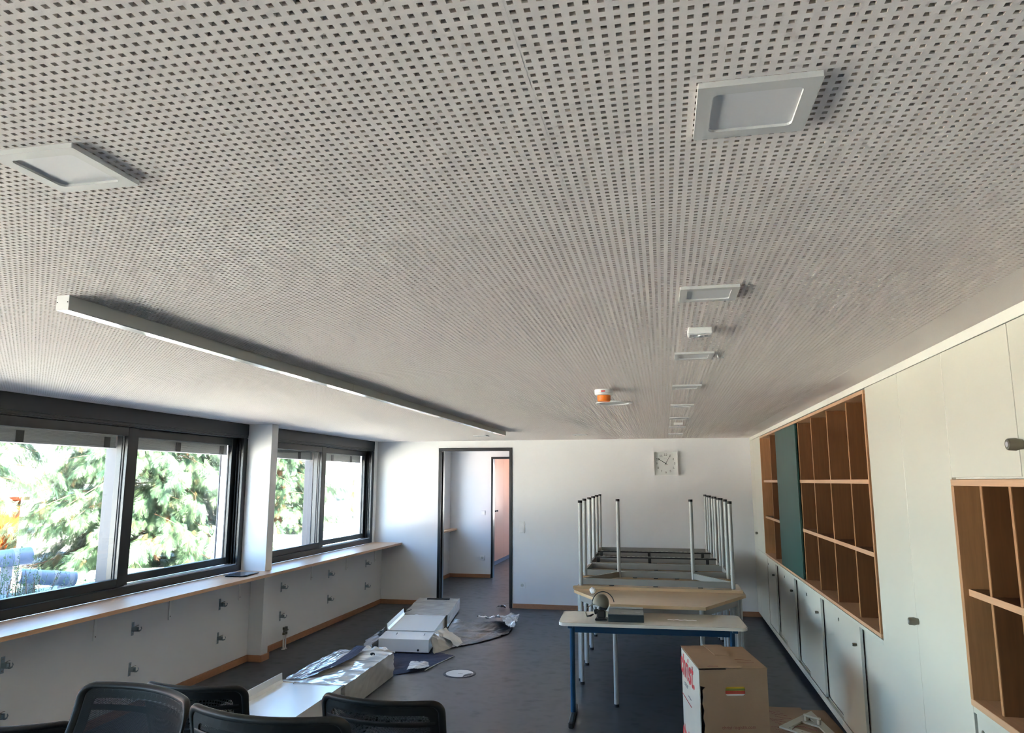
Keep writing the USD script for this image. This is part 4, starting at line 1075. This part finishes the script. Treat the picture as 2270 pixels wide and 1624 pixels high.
MB().box(-19.5, -16.3, 34.0, 39.0, 0.1005, 0.74).build('plinth_wall', 'white_paint', o)
MB().box(-19.3, -16.5, 34.2, 38.8, 0.7405, 1.30).build('glazing', 'teal_glass', o)
m = MB()
for k in range(6): m.box(-16.49 - 0.56 * k - 0.05, -16.49 - 0.56 * k + 0.05, 34.12, 34.19, 0.7405, 1.30)
m.build('mullion', 'pale_blue_frame', o, kind='stuff')
MB().prism([(-19.9, 33.6), (-15.8, 33.6), (-15.8, 39.4), (-19.9, 39.4)], 1.3005, 1.38).build('eave', 'kerb_grey', o)
v = np.array([(-19.9, 33.6, 1.3805), (-15.8, 33.6, 1.3805), (-15.8, 39.4, 1.3805), (-19.9, 39.4, 1.3805), (-18.6, 35, 1.78), (-17.0, 35, 1.78), (-17.0, 38, 1.78), (-18.6, 38, 1.78)])
MB().add(manifold3d.Manifold.hull_points(v)).build('roof', 'slate', o)
o = thing('roof_kerb', 'dark grey kerb strip crossing the pale flat roofs', 'kerb')
MB().box(-40, -4.9, -0.25, 0.25, 0, 0.28).moved((0, 30.5, 0.1005), (0, 0, 14)).build('kerb', 'kerb_grey', o)
MB().box(-40, -4.9, -0.35, 0.35, 0.2805, 0.33).moved((0, 30.5, 0.1005), (0, 0, 14)).build('coping', 'white_paint', o)
o = thing('yellow_green_bush', 'yellow-green bush far beyond the pavilion by the window jamb', 'bush', (-14.1, 34.0, 0.1))
m = trimesh.creation.icosphere(4, 1.0); v = np.array(m.vertices); v = v * (0.75 + 0.6 * meshkit.fbm(v * 3.1, 4)[:, None]) * np.array([0.9, 0.9, 1.7]) + np.array([0, 0, 0.9]); v[:, 2] = np.maximum(v[:, 2], 0.001)
mat('far_bush', (0.06, 0.07, 0.008), 0.8, var=0.5, vscale=4.0)
MB().add(v, m.faces).build('crown', 'far_bush', o)
o = thing('rain_chain', 'rust-red rain chain hanging outside the window nearest the far corner', 'chain')
m = MB()
for k in range(34):
    z = 2.3 - 0.066 * k
    m.tube([(-4.56 + (0.018 * math.cos(a) if k % 2 else 0), 10.42 + (0 if k % 2 else 0.018 * math.cos(a)), z + 0.038 * math.sin(a)) for a in np.linspace(0, 2 * math.pi, 9)[:-1]], 0.008, 5, True)
m.build('links', 'rust_rope', o)

# ------------------------------------------------------------------ black mesh office chairs
def chair(label, px, py, top, yaw, tilt=10.0, width=0.45):
    """px, py: point under the middle of the backrest's top edge; yaw: 0 faces away from the camera (+y)"""
    o = thing('office_chair', label, 'chair', (px, py, 0), yaw, 'black mesh office chairs')
    hw, hh = width / 2, 0.27
    zc = top - hh
    def curve(v):                                     # wrap the flat back round the sitter and recline it
        x, y, z = v[:, 0], v[:, 1], v[:, 2]
        y = y + 1.15 * x ** 2 - 0.06 * np.exp(-((z + 0.10) / 0.16) ** 2) * -1.0
        a = math.radians(tilt)
        zz = z - hh
        return np.stack([x, y * math.cos(a) - zz * -math.sin(a) * -1.0, top + zz * math.cos(a) + 0 * y], 1)
    def rr(a, b, q, n=8):
        return np.array([(sx * (a - q) + q * math.cos(math.radians(a0 + 90 * k / (n - 1))), sz * (b - q) + q * math.sin(math.radians(a0 + 90 * k / (n - 1)))) for sx, sz, a0 in ((1, 1, 0), (-1, 1, 90), (-1, -1, 180), (1, -1, 270)) for k in range(n)])
    def densify(P, step=0.02):
        out = []
        for i in range(len(P)):
            a, b = P[i], P[(i + 1) % len(P)]; k = max(1, int(np.linalg.norm(b - a) / step))
            out += [a + (b - a) * j / k for j in range(k)]
        return np.array(out)
    # rounded frame: an elliptical section swept round the outline, thicker along the top rail
    C = densify(rr(hw - 0.011, hh - 0.012, 0.036)); n = len(C); V, Fc = [], []
    for i in range(n):
        t_ = C[(i + 1) % n] - C[i - 1]; t_ /= np.linalg.norm(t_); nn = np.array([t_[1], -t_[0]])
        thick = 0.009 + 0.006 * min(1.0, max(0.0, (C[i, 1] - 0.20) / 0.05))
        for k in range(10):
            an = 2 * math.pi * k / 10
            V.append([C[i, 0] + nn[0] * 0.012 * math.cos(an), thick * math.sin(an), C[i, 1] + nn[1] * 0.012 * math.cos(an)])
    for i in range(n):
        for k in range(10):
            a, b = i * 10 + k, i * 10 + (k + 1) % 10; c, d = ((i + 1) % n) * 10 + (k + 1) % 10, ((i + 1) % n) * 10 + k
            Fc += [[a, c, b], [a, d, c]]
    back = MB().add(curve(np.array(V)), np.array(Fc)).build('back_frame', 'chair_frame', o, smooth=50)
    xs, zs = np.linspace(-hw + 0.025, hw - 0.025, 19), np.linspace(-hh + 0.025, hh - 0.025, 19)
    g = np.array([[(x, 0.002, z) for z in zs] for x in xs]).reshape(-1, 3)
    f = [[i * 19 + j, (i + 1) * 19 + j, (i + 1) * 19 + j + 1, i * 19 + j + 1] for i in range(18) for j in range(18)]
    MB().add(curve(g), np.array(f)).build('mesh_panel', 'chair_mesh', back, smooth=True)
    for z in (hh - 0.083, hh - 0.178, hh - 0.275, hh - 0.37):
        xs2 = np.linspace(-hw + 0.03, hw - 0.03, 15); V = []
        for x in xs2:
            for k in range(8):
                an = 2 * math.pi * k / 8
                V.append((x, -0.004 + 0.004 * math.cos(an), z + 0.0095 * math.sin(an)))
        f = [[i * 8 + k, i * 8 + (k + 1) % 8, (i + 1) * 8 + (k + 1) % 8, (i + 1) * 8 + k] for i in range(14) for k in range(8)]
        MB().add(curve(np.array(V)), np.array(f)).build('cross_slat', 'chair_frame', back, smooth=60)
    # wide inner border in which the mesh is held
    inner = densify(rr(hw - 0.050, hh - 0.052, 0.018)); outer = densify(rr(hw - 0.012, hh - 0.013, 0.035))
    P = Polygon(outer, [inner]); m = trimesh.creation.extrude_polygon(P, 0.006, engine='earcut').subdivide_to_size(0.03)
    v = np.array(m.vertices); v = np.stack([v[:, 0], v[:, 2] - 0.004, v[:, 1]], 1)
    MB().add(curve(v), m.faces).build('back_border', 'chair_frame', back)
    # column, seat, base: below the picture but part of the chair
    lo = curve(np.array([[0, -0.012, -hh + 0.02]]))[0]
    ys = lo[1] + 0.22
    sz = 0.47
    m = MB().tube([(0, lo[1] - 0.012, lo[2] + 0.16), (0, lo[1] - 0.025, lo[2]), (0, lo[1] + 0.0, sz - 0.06), (0, ys - 0.05, sz - 0.085)], [0.018, 0.022, 0.024, 0.022], 10)
    m.build('back_support', 'chair_frame', o, smooth=50)
    MB().box(-0.235, 0.235, ys - 0.20, ys + 0.20, sz - 0.045, sz, 0.018).build('seat', 'chair_frame', o)
    MB().box(-0.09, 0.09, ys - 0.09, ys + 0.09, sz - 0.10, sz - 0.0455, 0.01).build('mechanism', 'black_plastic', o)
    MB().cyl((0, ys, 0.085), (0, ys, sz - 0.1005), 0.026, n=16).build('gas_column', 'steel_grey', o, smooth=40)
    for k in range(5):
        a = math.radians(72 * k + 20); d = np.array([math.cos(a), math.sin(a)])
        l = MB().tube([(0.02 * d[0], ys + 0.02 * d[1], 0.090), (0.16 * d[0], ys + 0.16 * d[1], 0.082), (0.30 * d[0], ys + 0.30 * d[1], 0.068)], [0.026, 0.021, 0.016], 8).build('base_arm', 'black_plastic', o, smooth=50)
        c = np.array([0.30 * d[0], ys + 0.30 * d[1], 0.027]); s = np.array([-d[1], d[0], 0])
        m = MB().cyl(c - s * 0.022, c - s * 0.004, 0.0265, n=16).cyl(c + s * 0.004, c + s * 0.022, 0.0265, n=16).cyl(c + np.array([0, 0, 0.0]), c + np.array([0, 0, 0.036]), 0.006, n=8)
        m.build('caster', 'rubber', l)
    return o
chair('black mesh office chair facing the camera, its tall back standing before the parapet wall', -1.765, 2.36, 1.035, 166, 12, 0.54)
chair('black mesh office chair with the highest back rail, in the middle at the bottom edge', -1.150, 1.955, 1.092, -3.5, 8, 0.53)
chair('black mesh office chair seen from behind, beside the wrapped radiator casing', -1.012, 2.52, 0.985, -2.5, 8, 0.475)
chair('black mesh office chair half hidden behind the one facing the camera', -1.845, 2.66, 0.95, 2, 8, 0.45)
chair('black mesh office chair in the bottom corner under the window, only its top rail showing', -2.265, 2.235, 0.905, 18, 8, 0.46)

# ------------------------------------------------------------------ moving box, flattened cardboard, blackboard set square
o = thing('moving_box', 'brown cardboard moving box with white printed side and handle hole full of folders', 'box')
FL_, FR_, BL_, BR_ = (0.163, 4.42), (0.543, 4.515), (0.080, 4.965), (0.460, 5.045)
ZT = 0.690
def wall_panel(p, q, z0, z1, t_=0.005, holes=(), inward=(0, 1), jag=None, bulge=0.0):
    """upright board between two plan points, outline in (distance, height), with holes"""
    p, q = np.array(p), np.array(q); L = np.linalg.norm(q - p); d = (q - p) / L; n = np.array(inward, float); n -= d * (n @ d); n /= np.linalg.norm(n)
    out = [(0, z0), (L, z0), (L, z1), (0, z1)] if jag is None else jag(L)
    m = trimesh.creation.extrude_polygon(Polygon(out, holes), t_, engine='earcut').subdivide_to_size(0.06)
    v = np.array(m.vertices); b = bulge * np.sin(np.clip(v[:, 0] / L, 0, 1) * math.pi) * np.sin(np.clip((v[:, 1] - z0) / (z1 - z0), 0, 1) * math.pi)
    xy = p + v[:, :1] * d + (v[:, 2:] - b[:, None]) * n
    return np.hstack([xy, v[:, 1:2]]), np.array(m.faces)
Lf = np.linalg.norm(np.array(FR_) - np.array(FL_))
def rounded(x0, x1, z0, z1, q=0.014):
    return [(cx_ + q * math.cos(math.radians(a0 + 22.5 * k)), cz_ + q * math.sin(math.radians(a0 + 22.5 * k))) for cx_, cz_, a0 in ((x1 - q, z1 - q, 0), (x0 + q, z1 - q, 90), (x0 + q, z0 + q, 180), (x1 - q, z0 + q, 270)) for k in range(5)]
jagf = lambda L: [(0.004, 0.002), (L, 0.002), (L, ZT - 0.004), (0.0, ZT - 0.004), (0.004, 0.600), (0.034, 0.592), (0.018, 0.575), (0.020, 0.540), (0.014, 0.505), (0.024, 0.47), (0.017, 0.43), (0.026, 0.39), (0.018, 0.34), (0.020, 0.28), (0.006, 0.24), (0.0, 0.22)]
v, f = wall_panel(FL_, FR_, 0.002, ZT - 0.004, holes=[rounded(0.148, 0.262, 0.544, 0.593)], inward=(0, 1), jag=jagf)
fr = MB().add(v, f).build('front_side', 'card', o)
v, f = wall_panel(FR_, BR_, 0.002, ZT - 0.004, inward=(-1, 0)); MB().add(v, f).build('back_side', 'card', o)
v, f = wall_panel(BL_, BR_, 0.002, ZT - 0.004, inward=(0, -1)); MB().add(v, f).build('end_side', 'card', o)
v, f = wall_panel(FL_, BL_, 0.002, ZT - 0.004, inward=(1, 0), bulge=0.012); ls = MB().add(v, f).build('printed_side', 'card_white', o, label='white printed side')
v, f = wall_panel(np.array(FL_) + np.array([0.004, -0.0015]), np.array(FL_) + np.array([0.034, 0.006]), 0.60, ZT - 0.006, 0.003, inward=(0, -1)); MB().add(v, f).build('torn_corner', 'card', fr)
# top flaps: two big ones meeting along the middle, a narrow upper strip folded over them
def plan(u, w): return np.array(FL_) * (1 - u) * (1 - w) + np.array(FR_) * u * (1 - w) + np.array(BL_) * (1 - u) * w + np.array(BR_) * u * w
def flap(name, pts, z, t_=0.004, m_='card', tilt=None, parent=None):
    P = [tuple(plan(*q)) for q in pts]
    b = MB().prism(P, 0, t_)
    v, f = b.arrays(); c = v.copy()
    c[:, 2] += z if tilt is None else np.array([tilt(*q) for q in v[:, :2]])
    return MB().add(c, f).build(name, m_, parent or o)
flap('flap', [(-0.006, -0.008), (0.63, -0.008), (0.56, 1.005), (-0.006, 1.005)], ZT + 0.004)
flap('flap', [(0.40, -0.004), (1.006, -0.004), (1.006, 1.005), (0.40, 1.005)], ZT - 0.003)
flap('closing_strip', [(0.40, 0.50), (0.63, 0.50), (0.66, 1.008), (0.36, 1.008)], ZT + 0.0095)
m = MB()
for w_ in (0.36, 0.25): 
    a, b = plan(0.66, w_ + 0.02), plan(0.90, w_ - 0.02); m.tube([(a[0], a[1], ZT + 0.0012), (b[0], b[1], ZT + 0.0012)], 0.0011, 5)
m.build('pen_stroke', 'brown_ink', o)
for a, b, c in ((0.10, 0.115, 0.045), (0.13, 0.24, 0.05)):
    t0, t1 = plan(a + 0.04, c), plan(b + 0.06, c)
    MB().box(min(t0[0], t1[0]), max(t0[0], t1[0]), t0[1], t0[1] + 0.012, ZT + 0.0081, ZT + 0.0085).build('faded_stamp', 'brown_ink', o)
def lettering(text, h_, p, q, along, z, m_, parent, off=0.0012, bold=False, right=False, bulge=0.0):
    """text set on the board between plan points p and q, reading from p to q"""
    p, q = np.array(p), np.array(q); L = np.linalg.norm(q - p); d = (q - p) / L; n = np.array([d[1], -d[0]])
    t_ = meshkit.text_mesh(text, h_, 0.0006, bold=bold); v = np.array(t_.vertices)
    if right: v[:, 0] += along - v[:, 0].max()
    else: v[:, 0] += along
    b = bulge * np.sin(np.clip(v[:, 0] / L, 0, 1) * math.pi) * np.sin(np.clip((v[:, 1] + z) / ZT, 0, 1) * math.pi)
    xy = p + v[:, :1] * d + (off + v[:, 2:] + b[:, None]) * n
    return MB().add(np.hstack([xy, v[:, 1:2] + z]), t_.faces).build('lettering', m_, parent)
Ll = np.linalg.norm(np.array(FL_) - np.array(BL_))
lettering('christ.', 0.118, BL_, FL_, Ll - 0.115, 0.548, 'red_ink', ls, bold=True, right=True, bulge=0.012)
lettering('christ.', 0.118, BL_, FL_, Ll - 0.115, 0.135, 'red_ink', ls, bold=True, right=True, bulge=0.012)
lettering('christ-logistik.com', 0.0155, FL_, FR_, 0.120, 0.370, 'brown_ink', fr)
m = MB()
dl_ = (np.array(FL_) - np.array(BL_)) / Ll; nl_ = np.array([dl_[1], -dl_[0]])
for s, z, L_ in ((0.16, 0.520, 0.10), (0.16, 0.508, 0.085), (0.27, 0.470, 0.085)):
    a = np.array(BL_) + dl_ * s + nl_ * 0.013; b = a + dl_ * L_
    m.tube([(a[0], a[1], z), (b[0], b[1], z - 0.002)], 0.0022, 4)
m.build('small_print', 'grey_ink', ls)
a = np.array(BL_) + dl_ * 0.06 + nl_ * 0.012; b = np.array(BL_) + dl_ * 0.36 + nl_ * 0.013
MB().tube([(a[0], a[1], 0.432), (b[0], b[1], 0.430)], 0.002, 4).build('printed_line', 'red_ink', ls)
inside = [('folder_red', 0.010), ('folder_red', 0.006), ('folder_green', 0.005), ('black_plastic', 0.002), ('folder_green', 0.006), ('folder_yellow', 0.016), ('black_plastic', 0.010)]
z = 0.553
stackb = thing('document_pile', 'coloured folders and papers showing through the handle hole of the moving box', 'folders')
c0 = (np.array(FL_) + FR_) / 2 + np.array([0.0, 0.16]); ang = math.degrees(math.atan2(FR_[1] - FL_[1], FR_[0] - FL_[0]))
MB().box(-0.165, 0.155, -0.145, 0.22, 0.003, 0.5525).moved((c0[0], c0[1], 0), (0, 0, ang)).build('paper_block', 'paper_white', stackb)
for k, (mm, hgt) in enumerate(inside):
    MB().box(-0.165 + 0.003 * (k % 3), 0.155 - 0.004 * (k % 2), -0.148 + 0.002 * (k % 3), 0.22, z, z + hgt - 0.0006).moved((c0[0], c0[1], 0), (0, 0, ang)).build('folder', mm, stackb); z += hgt
MB().box(-0.169, -0.1655, -0.14, 0.1, 0.45, 0.50).moved((c0[0], c0[1], 0), (0, 0, ang)).build('folder', 'folder_blue', stackb)

o = thing('cardboard_sheet', 'flattened brown cardboard lying on the floor beside the base cabinets', 'cardboard')
MB().prism([(0.50, 5.15), (1.22, 5.02), (1.155, 6.235), (0.996, 6.215)], 0.0005, 0.005).build('lower_layer', 'card', o)
MB().prism([(0.49, 5.12), (1.00, 5.05), (0.985, 6.25), (0.63, 6.22), (0.60, 5.9)], 0.0054, 0.010).build('upper_layer', 'card', o)
m = MB()
for k in range(12):
    x, y = 0.70 + 0.02 * (k % 4), 6.15 - 0.05 * k
    m.tube([(x, y, 0.0104), (x + 0.05 + 0.02 * math.sin(k), y - 0.03 - 0.012 * math.cos(k * 2.0), 0.0106), (x + 0.11, y - 0.035, 0.0104)], 0.0018, 4)
m.build('torn_crease', 'brown_ink', o)
o = thing('set_square', 'large wooden blackboard set square with handle lying on the flattened cardboard', 'set square')
A_, B_, C_ = np.array([0.750, 5.72]), np.array([1.040, 6.13]), np.array([1.145, 5.35])
G_ = (A_ + B_ + C_) / 3
def inset(tri, d):
    return list(Polygon(tri).buffer(-d, join_style=2).exterior.coords)[:-1]
tri = [tuple(A_), tuple(C_), tuple(B_)]
body = Polygon(tri).difference(Polygon(inset(tri, 0.062)))
bar_c = B_ * 0.52 + (A_ + C_) / 2 * 0.48
d = (C_ - A_) / np.linalg.norm(C_ - A_); n = np.array([-d[1], d[0]])
barp = Polygon([tuple(bar_c + d * a + n * b) for a, b in ((-0.6, -0.030), (0.6, -0.030), (0.6, 0.030), (-0.6, 0.030))]).intersection(Polygon(tri))
body = body.union(barp)
mm_ = trimesh.creation.extrude_polygon(body, 0.012, engine='earcut'); v = np.array(mm_.vertices); v[:, 2] += 0.0128
sq = MB().add(v, mm_.faces).build('board', 'set_square', o)
m = MB()
for s in (-0.052, 0.052): m.box(s - 0.010, s + 0.010, -0.011, 0.011, 0.0250, 0.058, 0.002)
m.box(-0.065, 0.065, -0.011, 0.011, 0.0582, 0.072, 0.003)
m.moved((bar_c[0], bar_c[1], 0), (0, 0, math.degrees(math.atan2(d[1], d[0])))).build('handle', 'set_square', o)
m = MB()
for s in (0.12, 0.30, 0.62):
    p_ = A_ + (C_ - A_) * s + n * 0.030; m.cyl((p_[0], p_[1], 0.0249), (p_[0], p_[1], 0.0258), 0.006, n=10)
m.build('rivet', 'knob_metal', o)
MB().tube([(0.83, 5.66, 0.0275), (0.86, 5.72, 0.0275), (0.92, 5.73, 0.0275), (0.99, 5.66, 0.0275)], 0.0022, 5).build('cord', 'brown_ink', o)
